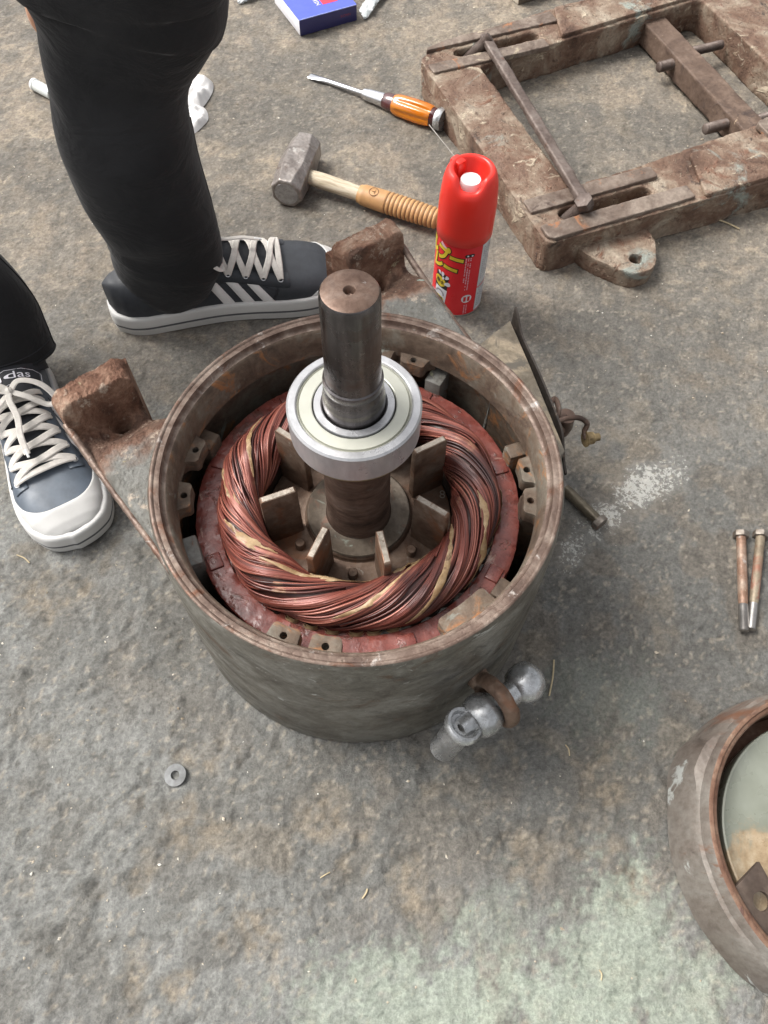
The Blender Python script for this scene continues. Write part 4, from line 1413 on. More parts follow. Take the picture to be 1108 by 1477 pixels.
M_beam = worn('brown_rust_beam', [(.3, (.072, .046, .034)), (.5, (.125, .084, .062)), (.7, (.185, .130, .098))], 22, [((.38, .28, .19), 20, .635, .68, 5), ((.055, .038, .032), 20, .56, .7, 2)], (.55, .85), .05, .7, .0012, 180)
M_rod = worn('dark_rusty_bar', [(.3, (.075, .052, .044)), (.5, (.130, .100, .086)), (.7, (.20, .165, .145))], 40, [((.12, .06, .04), 40, .58, .7, 2)], (.4, .65), .25, .5, .0008, 240)
Z1 = .052
outer = rpoly([(0, 0), (.62, 0), (.62, .505), (.25, .487), (.045, .462), (.0, .440)], [.012, .03, .03, .02, .02, .014], 5)
opening = rpoly([(.080, .088), (.080, .388), (.512, .428), (.512, .120)], [.010, .008, .014, .012], 4)
sl1 = slot(.112, .0445, .122, .0105)[::-1]
sl2 = slot(.132, .4310, .130, .0105)[::-1]
m = MB().prism(outer, .0, Z1, [opening, sl1, sl2], .0045, 3)
# casting unevenness
cast = roughen(m.build('casting', M_cast, base, ang=42), .0030, ((14, .0022), (60, .0011), (190, .0007)))
# sloped inner lip of the left member
MB().prism(rpoly([(.006, .060), (.078, .060), (.078, .400), (.006, .400)], .006, 3), Z1 - .002, Z1 + .0006, (), .0010, 2).build('member_top', M_cast, base)
for (y0, y1, x1) in ((.003, .031, .232), (.058, .084, .205)):
    roughen(MB().prism(rpoly([(.004, y0), (x1, y0 + .003), (x1, y1), (.004, y1)], [.012 if y0 < .01 else .002, .004, .004, .002], 4), Z1 - .004, Z1 + .0045, (), .0014, 2).build('rail_strip', M_strip, base), 0.0014, ((40, .0009), (150, .0006)))
for (y0, y1, x1) in ((.391, .414, .205), (.449, .478, .250)):  # inner and outer strip of the far rail
    roughen(MB().prism(rpoly([(.016, .449), (.25, .449), (.25, .478), (.06, .4655), (.02, .4555)] if y1 > .47 else [(.004, y0), (x1, y0), (x1, y1), (.004, y1)], .003, 4), Z1 - .004, Z1 + .0045, (), .0014, 2).build('rail_strip', M_strip, base), 0.0014, ((40, .0009), (150, .0006)))
roughen(MB().prism(rpoly([(.245, .002), (.62, .002), (.62, .086), (.270, .086)], .006, 3), Z1 - .004, Z1 + .006, (), .0025, 2).build('rail_pad', M_cast, base), 0.0018, ((40, .0009), (150, .0006)))
roughen(MB().prism(rpoly([(.395, .004), (.470, .004), (.470, .120), (.395, .105)], .006, 3), Z1 + .002, Z1 + .0115, (), .002, 2).build('rail_pad', M_strip, base), 0.0018, ((40, .0009), (150, .0006)))
roughen(MB().prism(rpoly([(.235, .408), (.50, .432), (.50, .488), (.26, .484)], .006, 3), Z1 - .004, Z1 + .006, (), .0025, 2).build('rail_pad', M_cast, base), 0.0018, ((40, .0009), (150, .0006)))
# ear with its hole at the near side
ear = rpoly([(.050, .012), (.060, -.020), (.098, -.070), (.132, -.070), (.158, -.030), (.164, .012)], [.01, .02, .018, .018, .012, .004], 6)
roughen(MB().prism(ear, .0, .027, [circ(.116, -.044, .0085, 18)[::-1]], .003, 3).build('foot_ear', M_cast, base), 0.0018, ((40, .0009), (150, .0006)))
# crossbeam with adjusting screws inside the opening
bx0, bx1 = .394, .436
roughen(MB().prism(rpoly([(bx0, .076), (bx1, .076), (bx1 + .006, .424), (bx0 + .006, .424)], .003, 2), .006, .040, (), .003, 2).build('crossbeam', M_beam, base), 0.002, ((40, .0009), (150, .0006)))
for (x0, x1, y, z, r) in ((.372, .400, .320, .026, .0082), (.356, .400, .158, .026, .0082), (.440, .502, .335, .028, .0072), (.440, .502, .150, .026, .0072)):
    prof = [(.0003, 0), (r * .8, 0), (r, .002)]
    k = 0
    L_ = x1 - x0
    while .003 + .0016 * (k + 1) < L_:
        prof += [(r, .003 + .0016 * k), (r * .88, .0038 + .0016 * k)]
        k += 1
    prof.append((r, L_))
    MB().lathe(prof, 20, Matrix.Translation((x0, y, z)) @ frame_from((1, 0, 0))).build('adjusting_screw', M_rod, base, ang=70)

# ---- loose clamp bar that lies across both slots
A_ = W(*(560 + 285 / 2.022, 100 / 2.022), Z1 + .016)
B_ = W(*(560 + 583 / 2.022, 592 / 2.022), Z1 + .016)
dv = B_ - A_
clamp = thing('clamp_bar', 'long narrow rusty steel bar with bolts lying across the slots of the slide base', 'bar', (A_.x, A_.y, Z1 + .0045), math.atan2(dv.y, dv.x))
LB = math.hypot(dv.x, dv.y)
roughen(MB().box(LB + .010, .0155, .0105, .0012, Matrix.Translation((LB / 2, 0, .0058))).build('bar', M_rod, clamp), 0.0016, ((40, .0009), (150, .0006)))
for (x, dy, ln_, hx) in ((.010, -.030, .050, 0), (LB - .004, -.020, .040, 1)):
    t0 = Vector((x, .004, .012))
    t1 = Vector((x - .004, -.040 if hx == 0 else -.034, -.030))
    d = (t0 - t1).normalized()
    F = frame_from(d, None, t1)
    ln2 = (t0 - t1).length
    prof = [(.0003, 0), (.0085, 0)]
    k = 0
    while .0016 * (k + 1) < ln2:
        prof += [(.0092, .0016 * k), (.0084, .0016 * k + .0008)]
        k += 1
    prof += [(.009, ln2), (.0003, ln2 + .002)]
    MB().lathe(prof, 22, F).build('slot_bolt', M_rod, clamp, ang=70)
    if hx:
        MB().prism([(.0125 * math.cos(rad(60 * q)), .0125 * math.sin(rad(60 * q))) for q in range(6)], 0, .011, (), .0008, 2, frame_from((-.05, -.45, .85), None, (x + .003, -.003, .008))).build('bolt_nut', M_rod, clamp, ang=30)

# ================================================================ END BELL at the lower right
bell = thing('end_bell', 'upturned rusty motor end cover at lower right holding an iron plate', 'motor cover', (.412, .074, 0))
bell.scale = (.935, .935, 1)
M_bell = worn('weathered_bell_iron', [(.3, (.115, .090, .075)), (.5, (.185, .160, .138)), (.7, (.25, .235, .21))], 16, [((.38, .39, .37), 26, .63, .70, 3), ((.155, .075, .045), 14, .56, .68, 6), ((.075, .06, .05), 18, .6, .72, 9)], (.42, .7), .2, .5, .0009, 160, (1, 1, .6))
M_bell_rim = worn('rusty_bell_rim', [(.3, (.115, .055, .035)), (.5, (.185, .105, .070)), (.7, (.25, .17, .12))], 40, [((.31, .19, .09), 40, .62, .72, 3), ((.09, .05, .04), 30, .56, .7, 6)], (.45, .7), .2, .6, .001, 200)
M_bell_in = worn('greenish_inner_disc', [(.3, (.155, .162, .122)), (.5, (.225, .235, .190)), (.7, (.30, .315, .265))], 9, [((.33, .25, .155), 11, .50, .60, 21), ((.33, .265, .175), 36, .64, .70, 7), ((.36, .42, .37), 8, .66, .74, 10)], (.16, .34), .15, .12, .0008, 60, pits=False, spec=.6)
BZ = .072


def disc_mat():
    """greenish worn disc with one patch of tan dirt on its left"""
    n = NT('greenish_disc_with_tan_dirt')
    c = n.ramp(n.noise(9, 5, .6, None, .4), [(.3, (.150, .158, .120)), (.5, (.215, .226, .182)), (.7, (.30, .315, .265))])
    v = n.n('ShaderNodeVectorMath')
    v.operation = 'DISTANCE'
    n.l(n.co(), v.inputs[0])
    v.inputs[1].default_value = (-.075, -.030, .040)
    d = n.math('ADD', n.math('MULTIPLY', v.outputs['Value'], 16.0), n.math('MULTIPLY', n.noise(30, 5, .7, None, .6), 1.3))
    dirt = n.ramp(n.noise(70, 5, .7), [(.3, (.20, .135, .075)), (.5, (.33, .245, .150)), (.7, (.44, .36, .255))])
    c = n.mix(n.rng(d, 1.42, 1.12), c, dirt)
    return n.done(c, n.rng(n.noise(20, 4, .6), .3, .7, .2, .42), .15, n.bump(n.noise(90, 4, .6), .2, .0006), Specular_IOR_Level=.55)


M_disc = disc_mat()


def bell_fn(a, i, r, z):
    lug_ = math.exp(-((a - rad(150)) / .17) ** 4)
    return r + (.006 * lug_ if i in (2, 3, 4, 5) else 0), z


MB().lathe([(.130, .002), (.149, .001), (.1518, .004), (.1505, .020), (.1472, .045), (.1440, .0575), (.1412, .0600), (.1398, BZ - .0035), (.1375, BZ)], 160, fn=lambda a, i, r, z: (lambda q: (q[0] + (.0010 * mnoise.noise((math.cos(a) * 5, math.sin(a) * 5, i * .5)) + .0007 * mnoise.noise((math.cos(a) * 16, math.sin(a) * 16, i * .9))) * (i < 7), q[1]))(bell_fn(a, i, r, z))).build('shell', M_bell, bell, ang=35)
MB().lathe([(.1376, BZ - .0002), (.1362, BZ + .0004), (.1335, BZ), (.1325, BZ - .0020), (.1300, BZ - .0026), (.1285, BZ - .004), (.1275, BZ - .012)], 128).build('rim', M_bell_rim, bell, ang=40)
MB().lathe([(.1276, BZ - .010), (.128, .02), (.127, .008), (.0001, .008)], 96).build('inner_wall', M_bell_rim, bell)
MB().lathe([(.1130, .016), (.1150, .042), (.1142, .0445), (.1125, .0450), (.1100, .0435), (.085, .0410), (.050, .0390), (.0001, .0385)], 96).build('inner_disc', M_disc, bell, ang=40)
# loose square plate with an oval hole
q = [W(930 + x / 2.972, 980 + y / 2.972, .060) for x, y in ((437, 800), (330, 912), (468, 1147), (560, 1010))]
ctr = sum(q, Vector()) / 4
plate_t = thing('iron_plate', 'dark rusty square iron plate with a round hole resting inside the end cover', 'plate', (ctr.x + .010, ctr.y + .004, .0))
pp = [((p.x - ctr.x), (p.y - ctr.y)) for p in q]
hole = W(930 + 452 / 2.972, 980 + 972 / 2.972, .060)
hl_ = circ(hole.x - ctr.x, hole.y - ctr.y, .0075, 20)
Rt = Matrix.Translation((0, 0, .0560)) @ Matrix.Rotation(rad(5), 4, 'X') @ Matrix.Rotation(rad(4), 4, 'Y')
MB().prism(pp if sum(pp[i][0] * pp[(i + 1) % 4][1] - pp[(i + 1) % 4][0] * pp[i][1] for i in range(4)) > 0 else pp[::-1], 0, .005, [hl_[::-1]], .0006, 2, Rt).build('plate', worn('dark_iron_plate', [(.3, (.055, .040, .032)), (.5, (.090, .066, .052)), (.7, (.13, .10, .08))], 30, [((.15, .08, .05), 30, .62, .72, 2)], (.5, .75), .2, .4, .0006), plate_t)
# rough plate edge under it
MB().prism([(-.012, -.020), (.060, -.034), (.070, .012), (.0, .004)], 0, .004, (), .0005, 1, Matrix.Translation((.006, -.022, .047)) @ Matrix.Rotation(rad(6), 4, 'X')).build('lower_tab', M_bell_rim, plate_t)

# ================================================================ BOX, BAGS, CLOTH, BLOCK
bxp, bxr, bxl = W(433, 53, 0), W(515, 30, 0), W(410, 0, 0)
dvx = bxr - bxp
BLX = math.hypot(dvx.x, dvx.y)
BH = .026
box = thing('bearing_box', 'small blue cardboard box with white side and red print at the top', 'box', (bxp.x, bxp.y, .001), math.atan2(dvx.y, dvx.x))
M_blue = plain('blue_card', (.07, .10, .60), .38, 0, .05)
M_navy = plain('navy_card', (.030, .030, .115), .45, 0, .06)
M_card = plain('white_card', (.74, .73, .76), .5, 0, .04)
M_redink = plain('red_ink', (.62, .03, .06), .4)
BD = .112
MB().box(BLX - .001, BD - .001, BH - .001, .0006, Matrix.Translation((BLX / 2, BD / 2, BH / 2))).build('carton', M_card, box)
MB().prism([(.0006, -.0004), (BLX, -.0004), (BLX, BD), (.0006, BD)], BH - .0006, BH + .0004, (), .0002, 1).build('lid', M_blue, box)
MB().box(BLX - .001, .0006, BH - .0012, .0001, Matrix.Translation((BLX / 2, -.0003, BH / 2 - .0004))).build('front_flap', M_navy, box)
MB().box(BLX - .001, .0008, .0016, .0002, Matrix.Translation((BLX / 2, -.0002, BH))).build('lid_edge', plain('pale_blue_card_edge', (.36, .42, .78), .5), box)
vs, fs = text_mesh('NACHI', .0062)
MB().add([(BLX * .80 - v.x, -.0008, BH * .55 - v.y) for v in vs], fs).build('front_lettering', plain('dull_red_ink', (.22, .03, .05), .5), box, smooth=False)
vs, fs = text_mesh('NSK', .011)
MB().add([(BLX * .455 - v.y, .036 + v.x, BH + .0007) for v in vs], fs).build('lid_lettering', M_ink_w, box, smooth=False)
MB().prism([(BLX * .52, .0245), (BLX * .78, .0245), (BLX * .78, .060), (BLX * .52, .060)], BH + .0003, BH + .0007).build('red_print', M_redink, box)

n = NT('clear_plastic_film')
n.done(n.mix(n.rng(n.noise(60, 3, .6), .4, .6), (.62, .66, .66), (.80, .82, .82)), .18, 0, n.bump(n.noise(90, 4, .6), .6, .002), Transmission_Weight=.35, Alpha=1.0, Specular_IOR_Level=.7)
M_film = n.m


def crumple(path, r, flat, seed, amp, n_=22):
    rows = []
    P = bez(path, 10)
    m_ = len(P)
    for i, p in enumerate(P):
        t = (P[min(i + 1, m_ - 1)] - P[max(i - 1, 0)]).normalized()
        x = t.cross(Vector((0, 0, 1))).normalized()
        rr = np.interp(i / (m_ - 1), np.linspace(0, 1, len(r)), r)
        row = []
        for k in range(n_):
            a = 2 * PI * k / n_
            nz = 1 + amp * mnoise.noise((math.cos(a) * 1.6 + seed, math.sin(a) * 1.6, i * .22)) + amp * .6 * mnoise.noise((math.cos(a) * 4, math.sin(a) * 4 + seed, i * .5))
            row.append(p + x * math.cos(a) * rr * nz + Vector((0, 0, 1)) * max(-p.z + .0005, math.sin(a) * rr * flat * nz))
        rows.append(row)
    m = MB().grid(rows, wrap_v=True)
    o_ = len(m.v) - m_ * n_
    m.f += [tuple(o_ + k for k in range(n_))[::-1], tuple(o_ + (m_ - 1) * n_ + k for k in range(n_))]
    return m


o = crumple([W(526, 26, .005), W(529, 14, .007), W(538, 0, .008), W(548, -14, .010), W(556, -34, .010)], [.004, .0105, .0095, .0085, .014, .018], .5, 3, .5).build('plastic_bag', M_film, None, ang=60)
tag(o, 'crumpled clear plastic bag end lying just right of the blue box', 'plastic bag')
o = crumple([W(345, 4, .004), W(352, -4, .006), W(366, -18, .010), W(380, -34, .012)], [.004, .010, .016, .02], .5, 9, .6).build('plastic_bag', M_film, None, ang=60)
tag(o, 'scrap of clear plastic at the top edge left of the blue box', 'plastic bag')
M_glove = plain('grimy_white_cloth', (.66, .645, .63), .9, 0, .12, 50, .4, .0008, 400, spec=.2)


def cloth_blob(pts, h, seed):
    """folded cloth seen as an outline with a raised, creased top"""
    c = sum((Vector(p) for p in pts), Vector()) / len(pts)
    ring_ = bez([*pts, pts[0]], 8)[:-1]
    rows = []
    for i in range(12):
        t = i / 11
        row = []
        for p in ring_:
            q = Vector(p).lerp(c, t)
            z = .001 + h * (math.sin(min(1, t * 2.2) * PI / 2)) * (.8 + .6 * mnoise.noise((q.x * 50 + seed, q.y * 50, 0)) + .3 * mnoise.noise((q.x * 130, q.y * 130 + seed, 2)))
            row.append((q.x, q.y, max(.0008, z)))
        rows.append(row)
    return MB().grid(rows, wrap_v=True)


o = MB()
for pts, h, sd in (([W(256, 116, 0), W(280, 112, 0), W(303, 116, 0), W(308, 130, 0), W(296, 152, 0), W(280, 164, 0), W(262, 160, 0)], .014, 1), ([W(262, 160, 0), W(292, 155, 0), W(301, 170, 0), W(294, 182, 0), W(276, 196, 0), W(262, 190, 0)], .011, 5)):
    k = cloth_blob(pts, h, sd)
    o.add(k.v, k.f)
o = o.build('work_glove', M_glove, None, ang=60)
tag(o, 'grimy white cloth glove on the ground behind the standing trouser leg', 'glove')
rl = thing('plastic_tube', 'small whitish plastic tube end poking out left of the trouser leg', 'tube', (*W(60, 134, 0).xy, 0), rad(-35))
MB().lathe([(.004, -.012), (.0085, -.012), (.009, -.010), (.009, .03), (.006, .03)], 24, Matrix.Translation((0, 0, .0095)) @ frame_from((1, 0, 0))).build('tube_wall', plain('cloudy_plastic', (.52, .54, .52), .35), rl)
MB().lathe([(.0085, -.0125), (.0095, -.0125), (.0097, -.008), (.0088, -.0075)], 24, Matrix.Translation((0, 0, .0097)) @ frame_from((1, 0, 0))).build('tube_lip', M_white, rl)
wbp, wbr = W(748, 9, 0), W(795, -6, 0)
wd = thing('timber_block', 'end of a weathered wooden block at the top edge behind the slide base', 'block', (wbp.x, wbp.y, 0), math.atan2(wbr.y - wbp.y, wbr.x - wbp.x))
MB().box(.16, .08, .03, .002, Matrix.Translation((.08, .04, .0165))).build('block', worn('weathered_timber', [(.3, (.10, .085, .065)), (.6, (.20, .17, .135))], 20, (), (.7, .9), 0, .6, .001, 150, (1, 8, 8)), wd)
MB().box(.002, .078, .028, .0005, Matrix.Translation((-.0006, .04, .0165))).build('end_grain', plain('pale_end_grain', (.55, .49, .40), .8, 0, .2, 80, .4), wd)
# dry stems and slivers
M_straw = plain('dry_straw', (.42, .34, .21), .7, 0, .2, 80)
for (a_, b_, r_, lb) in (((799, 952), (792, 1004), .0009, 'dry straw stem on dark ground right of the shackle'), ((1024, 314), (1066, 331), .0011, 'dry straw stem lying in front of the slide base'), ((24, 800), (42, 811), .0007, 'tiny straw sliver on the grey cement below the left sneaker'),
                         ((816, 1074), (822, 1090), .0006, 'short straw sliver on dark ground below the shackle'), ((523, 1296), (530, 1282), .0008, 'short pale straw sliver on cement in front of the motor'), ((462, 1266), (476, 1258), .0006, 'thin brown sliver on cement left of the pale one'), ((865, 1399), (868, 1414), .0006, 'thin straw sliver on the mint paint')):
    p0, p1 = W(*a_, .0015), W(*b_, .0015)
    p0.z, p1.z = gz(p0.x, p0.y) + r_ * 1.1, gz(p1.x, p1.y) + r_ * 1.4
    mid = (p0 + p1) / 2 + Vector((.0012, .0008, .0006))
    o = MB().tube(bez([p0, mid, p1], 5), r_, 6).build('straw_stem', M_straw, None)
    tag(o, lb, 'straw', 'dry straw bits on the ground')
# ================================================================ PERSON (legs and sneakers)
n = NT('black_twill')
a_ = n.noise(9, 4, .6)
f_ = n.noise(900, 2, .5)
c_ = n.mix(n.rng(a_, .35, .65), (.0120, .0118, .0126), (.0215, .0212, .0224))
h_ = n.math('ADD', n.math('MULTIPLY', n.noise(16, 4, .55, n.co((1, 1, 1.8)), .8), 1.0), n.math('MULTIPLY', f_, .03))
M_trouser = n.done(c_, .85, 0, n.bump(h_, .40, .012), Specular_IOR_Level=.25, Sheen_Weight=.12, Sheen_Roughness=.5)
M_shoe_lit = plain('slate_leather', (.085, .104, .130), .48, 0, .14, 60, .12, .0004, 420)  # left shoe of one pair: stronger light painted in as a paler tone
M_shoe_shaded = plain('charcoal_suede', (.028, .031, .037), .6, 0, .14, 60, .2, .0005, 420)  # right shoe, same material: its shade painted in as a darker tone
M_shoe_dark = plain('black_lining', (.020, .021, .025), .75, 0, .2)
M_rubber = plain('white_sole_rubber', (.52, .51, .49), .5, 0, .07, 16, .05)
M_sole_line = plain('grey_foxing_line', (.085, .085, .09), .6)
M_lace = plain('off_white_lace', (.55, .515, .47), .85, 0, .10, 120, .4, .0005, 900)
M_stripe = plain('white_leather_stripe', (.68, .66, .64), .5, 0, .05)
M_skin = plain('skin', (.52, .30, .20), .5, 0, .05, spec=.35, Subsurface_Weight=.1)
M_metal_eye = plain('eyelet_metal', (.55, .55, .56), .3, .9)

heelR = W(166, 452, 0)
person = thing('person', 'person in black trousers and dark striped sneakers standing beside the motor', 'person', (-.38, .66, 0))
PO = Vector((-.38, .66, 0))


class Shoe:
    """a low sneaker; s runs from heel 0 to toe 1, t from the outer edge -1 over the top to the inner edge 1"""

    def __init__(self, heel, toe, side):
        self.h = Vector((heel[0], heel[1], 0))
        d = Vector((toe[0], toe[1], 0)) - self.h
        self.L = d.length
        self.x = d.normalized()
        self.y = Vector((-self.x.y, self.x.x, 0)) * side     # +y is the inner (big toe) side

    ST = [0, .03, .08, .16, .28, .40, .52, .64, .74, .83, .90, .95, .98, 1.0]
    WI = [.004, .019, .029, .0345, .036, .036, .038, .0435, .0475, .0470, .0425, .034, .023, .004]
    HT = [.060, .066, .070, .072, .074, .0795, .0720, .0610, .0535, .0490, .0445, .0385, .0325, .022]

    def cl(self, s):      # curved centre line: the toe turns inwards
        return .010 * math.sin(PI * max(0, s - .1)) - .004 * (1 - s) + .008 * s * s

    def w(self, s):
        return float(np.interp(s, self.ST, self.WI)) * self.L / .29

    def ht(self, s):
        return float(np.interp(s, self.ST, self.HT)) * self.L / .29

    def P(self, s, t, lift=0.0):
        w_, h_ = self.w(s), self.ht(s)
        base_ = .024
        q = abs(t)
        # super-elliptic section: steep sides, rounded top
        ang = (1 - q) * PI / 2
        e = .62
        y = w_ * math.copysign(max(0, math.cos(ang)) ** e, t) if q > 0 else 0
        z = base_ + (h_ - base_) * max(0, math.sin(ang)) ** .80
        fw = 0
        p = self.h + self.x * (s * self.L + fw) + self.y * (self.cl(s) + y) + Vector((0, 0, z))
        if lift:
            p = p + self.N(s, t) * lift
        return p

    def N(self, s, t):
        e = .012
        a = self.P(min(1, s + e), t) - self.P(max(0, s - e), t)
        t1, t0 = min(1, t + .04), max(-1, t - .04)
        b = self.P(s, t1) - self.P(s, t0)
        nn = a.cross(b)
        if nn.length < 1e-12:
            return Vector((0, 0, 1))
        nn.normalize()
        if nn.dot(self.P(s, t) - (self.h + self.x * s * self.L + Vector((0, 0, .02)))) < 0:
            nn = -nn
        return nn

    def sole(self, grow=0.0):
        out = []
        ss = [0, .01, .03, .06, .1, .16, .24, .34, .46, .58, .68, .76, .83, .89, .93, .96, .98, .993, 1]
        for s in ss:
            out.append((s, 1))
        for s in ss[::-1][1:-1]:
            out.append((s, -1))
        pts = []
        for s, sg in out:
            pts.append(self.h + self.x * (s * (self.L + 2 * grow) - grow) + self.y * (self.cl(s) + sg * (self.w(s) + grow * (1 if 0.02 < s < .98 else .3))))
        return bez([*pts, pts[0]], 4)[:-1]


def build_shoe(heel, toe, side, mat, label):
    S_ = Shoe(heel, toe, side)
    up = [[S_.P(s, t) - PO for t in np.linspace(-1, 1, 41)] for s in np.concatenate([np.linspace(0, .1, 10), np.linspace(.12, .88, 40), np.linspace(.9, 1, 14)])]
    upper = MB().grid(up).build('sneaker', mat, person, ang=80)
    upper['label'] = label
    # sole
    m = MB()
    rows = []
    for (z, g) in ((.0008, .001), (.002, .0040), (.010, .0050), (.0125, .0052), (.0130, .0046), (.0155, .0046), (.0160, .0052), (.026, .0046), (.0295, .0036), (.0305, .0016), (.030, -.002)):
        rows.append([p + Vector((0, 0, z)) - PO for p in S_.sole(g)])
    m.grid(rows, wrap_v=True)
    nS = len(rows[0])
    m.f.append(tuple(range(nS)))
    m.build('sole', M_rubber, upper, ang=50)
    rows = [[p + Vector((0, 0, z)) - PO for p in S_.sole(.0051)] for z in (.0123, .0158)]
    MB().grid(rows, wrap_v=True).build('sole_line', M_sole_line, upper)
    # toe cap
    P = []
    for i in range(22):
        u = i / 21
        row = []
        for t in np.linspace(-1, 1, 41):
            s0 = (.885 - .20 * abs(t) ** 2.2) if side < 0 else (.940 - .12 * abs(t) ** 2)
            s_ = s0 + (1 - s0) * u
            row.append(S_.P(s_, t, .0012 if u > .02 else -.0006) - PO)
        P.append(row)
    MB().grid(P).build('toe_cap', M_rubber, upper, ang=80)
    # side stripes
    for k in range(3):
        for sg in (-1, 1):
            s0 = .455 + .085 * k
            P = []
            for i in range(14):
                t = sg * (1.0 - .56 * i / 13)
                sh = s0 + .085 * (i / 13) * -1 + .05
                P.append([S_.P(sh + dx, t, .0011 if 0 < q_ < 4 else .0001) - PO for q_, dx in enumerate((-.0245, -.023, 0, .023, .0245))])
            MB().grid(P).build('stripe', M_stripe, upper, ang=80)
    # eyestays (dark panel edges), tongue
    for sg in (-1, 1):
        P = []
        for i in range(24):
            s = .40 + .36 * i / 23
            P.append([S_.P(s, sg * tt, lf) - PO for tt, lf in ((.22, .0002), (.235, .0016), (.40, .0018), (.56, .0016), (.575, .0002))])
        MB().grid(P).build('eyestay', mat, upper, ang=80)
    P = []
    for i in range(26):
        s = .70 - .40 * i / 25
        P.append([S_.P(s, t, .0022 + .016 * float(sstep(.46, .30, s)) * (1 - .4 * abs(t) / .26)) - PO for t in np.linspace(-.26, .26, 11)])
    tongue = MB().grid(P).build('tongue', M_shoe_dark, upper, ang=80)
    # lettering tab on the tongue
    s0 = .335
    vs, fs = text_mesh('adidas', .0125)
    m = MB()
    lift_ = .0222

    def TP(x, y, lf):      # local tab plane: x across, y along towards the heel
        s = s0 - y / S_.L
        t = x / (S_.w(s) * 1.55)
        return S_.P(s, t, .0022 + .016 * float(sstep(.46, .30, s)) * (1 - .4 * abs(t) / .26) + lf) - PO
    tab = MB().grid([[TP(x * .9, y, .0009) for x in np.linspace(-.024, .024, 9)] for y in np.linspace(-.0095, .0095, 5)]).build('tongue_tab', M_shoe_dark, tongue)
    m.add([TP(v.x * side * .85, v.y * 1.0 + .0005, .0016) for v in vs], fs)
    m.build('tab_lettering', M_ink_w, tongue, smooth=False)
    fr_ = []
    for (xa, ya, xb, yb) in ((-.0235, -.009, .0235, -.009), (.0235, -.009, .0235, .009), (.0235, .009, -.0235, .009), (-.0235, .009, -.0235, -.009)):
        fr_.append(MB().tube([TP(xa + (xb - xa) * k / 6 * 1.0, ya + (yb - ya) * k / 6, .0013) for k in range(7)], .0003, 5))
    m = MB()
    for q_ in fr_:
        m.add(q_.v, q_.f)
    m.build('tab_border', M_ink_w, tongue)
    # stitched seams of the upper
    for sg in (-1, 1):
        for off_ in (0, .006):
            pts = [S_.P(.70 + off_ + .02 * math.sin(q_ / 14 * PI) - .03 * q_ / 14, sg * (.30 + .68 * q_ / 14), .0006) - PO for q_ in range(15)]
            MB().tube(pts, .00035, 5).build('seam', M_shoe_dark, upper)
        pts = [S_.P(.40 + .30 * q_ / 14, sg * (.62 + .05 * math.sin(q_)), .0006) - PO for q_ in range(15)]
        MB().tube(pts, .00035, 5).build('seam', M_shoe_dark, upper)
    # eyelets and laces
    rows_s = [.725, .655, .585, .515, .445]
    for s in rows_s:
        for sg in (-1, 1):
            p, nn = S_.P(s, sg * .40, .0020) - PO, S_.N(s, sg * .40)
            MB().lathe([(.0030 + .0008 * math.cos(q_ * PI / 3), .0006 * math.sin(q_ * PI / 3)) for q_ in range(6)], 18, frame_from(nn, None, p), closed=True).build('eyelet', M_metal_eye, upper)
            MB().lathe([(.0004, .0003), (.0026, .0003)], 14, frame_from(nn, None, p)).build('eyelet_hole', M_shoe_dark, upper)
    for i, s in enumerate(rows_s):
        for sg in (-1, 1):
            s_to = rows_s[i + 1] if i + 1 < len(rows_s) else .40
            if i == 0 and sg == 1:
                pts = [S_.P(s, .40 - .80 * q_ / 10, .0042 + .0030 * math.sin(PI * q_ / 10)) - PO for q_ in range(11)]
                MB().ribbon(pts, [S_.N(s, .40 - .80 * q_ / 10) for q_ in range(11)], .0078, .0009).build('lace', M_lace, upper, ang=14)
            pts, nn = [], []
            for q_ in range(15):
                t_ = q_ / 14
                s_ = s + (s_to - s) * t_
                tt = sg * (.40 - .80 * t_)
                pts.append(S_.P(s_, tt, .0036 + (.0042 + (.0018 if sg > 0 else 0)) * math.sin(PI * t_)) - PO)
                nn.append(S_.N(s_, tt) + Vector((.25 * mnoise.noise((t_ * 3, s * 20, sg)), .25 * mnoise.noise((t_ * 3, s * 20, 5 + sg)), 0)))
            MB().ribbon(pts, nn, .0082, .0009).build('lace', M_lace, upper, ang=14)
    # bow: two loops and two tails
    kx = S_.P(.405, 0, .017) - PO
    X, Y, Z = S_.x, S_.y, Vector((0, 0, 1))

    def bow_path(offs):
        return bez([kx + X * a * .001 + Y * b * .001 + Z * c * .001 for a, b, c in offs], 7)
    paths = [[(0, 0, 0), (-6, 14, 6), (4, 34, 2), (20, 44, -8), (24, 38, -12), (16, 22, -2), (2, 2, 0)],
             [(0, 0, 0), (-4, -14, 6), (8, -32, 2), (24, -40, -10), (26, -30, -14), (14, -14, -2), (2, -2, 0)],
             [(0, 1, 1), (14, 4, 2), (34, 4, -3), (56, 10, -9), (76, 12, -16)],
             [(0, -1, 1), (-14, 12, 6), (-24, 26, 6), (-30, 40, 0)],
             [(2, 0, 1), (-6, 16, 4), (-10, 32, 0), (-6, 44, -8)]]
    for k, pth in enumerate(paths):
        pts = bow_path(pth)
        MB().ribbon(pts, (0, 0, 1) if k != 1 else (.2, 0, 1), .0070, .0009).build('lace', M_lace, upper, ang=14)
    MB().lathe([(.0005, -.004), (.004, -.003), (.0055, 0), (.004, .003), (.0005, .004)], 14, frame_from(Y, None, kx)).build('lace_knot', M_lace, upper)
    pe = bow_path(paths[2])
    MB().tube([pe[-3], pe[-1], pe[-1] + (pe[-1] - pe[-3]) * .6], .0015, 8).build('aglet', M_white, upper)
    return S_


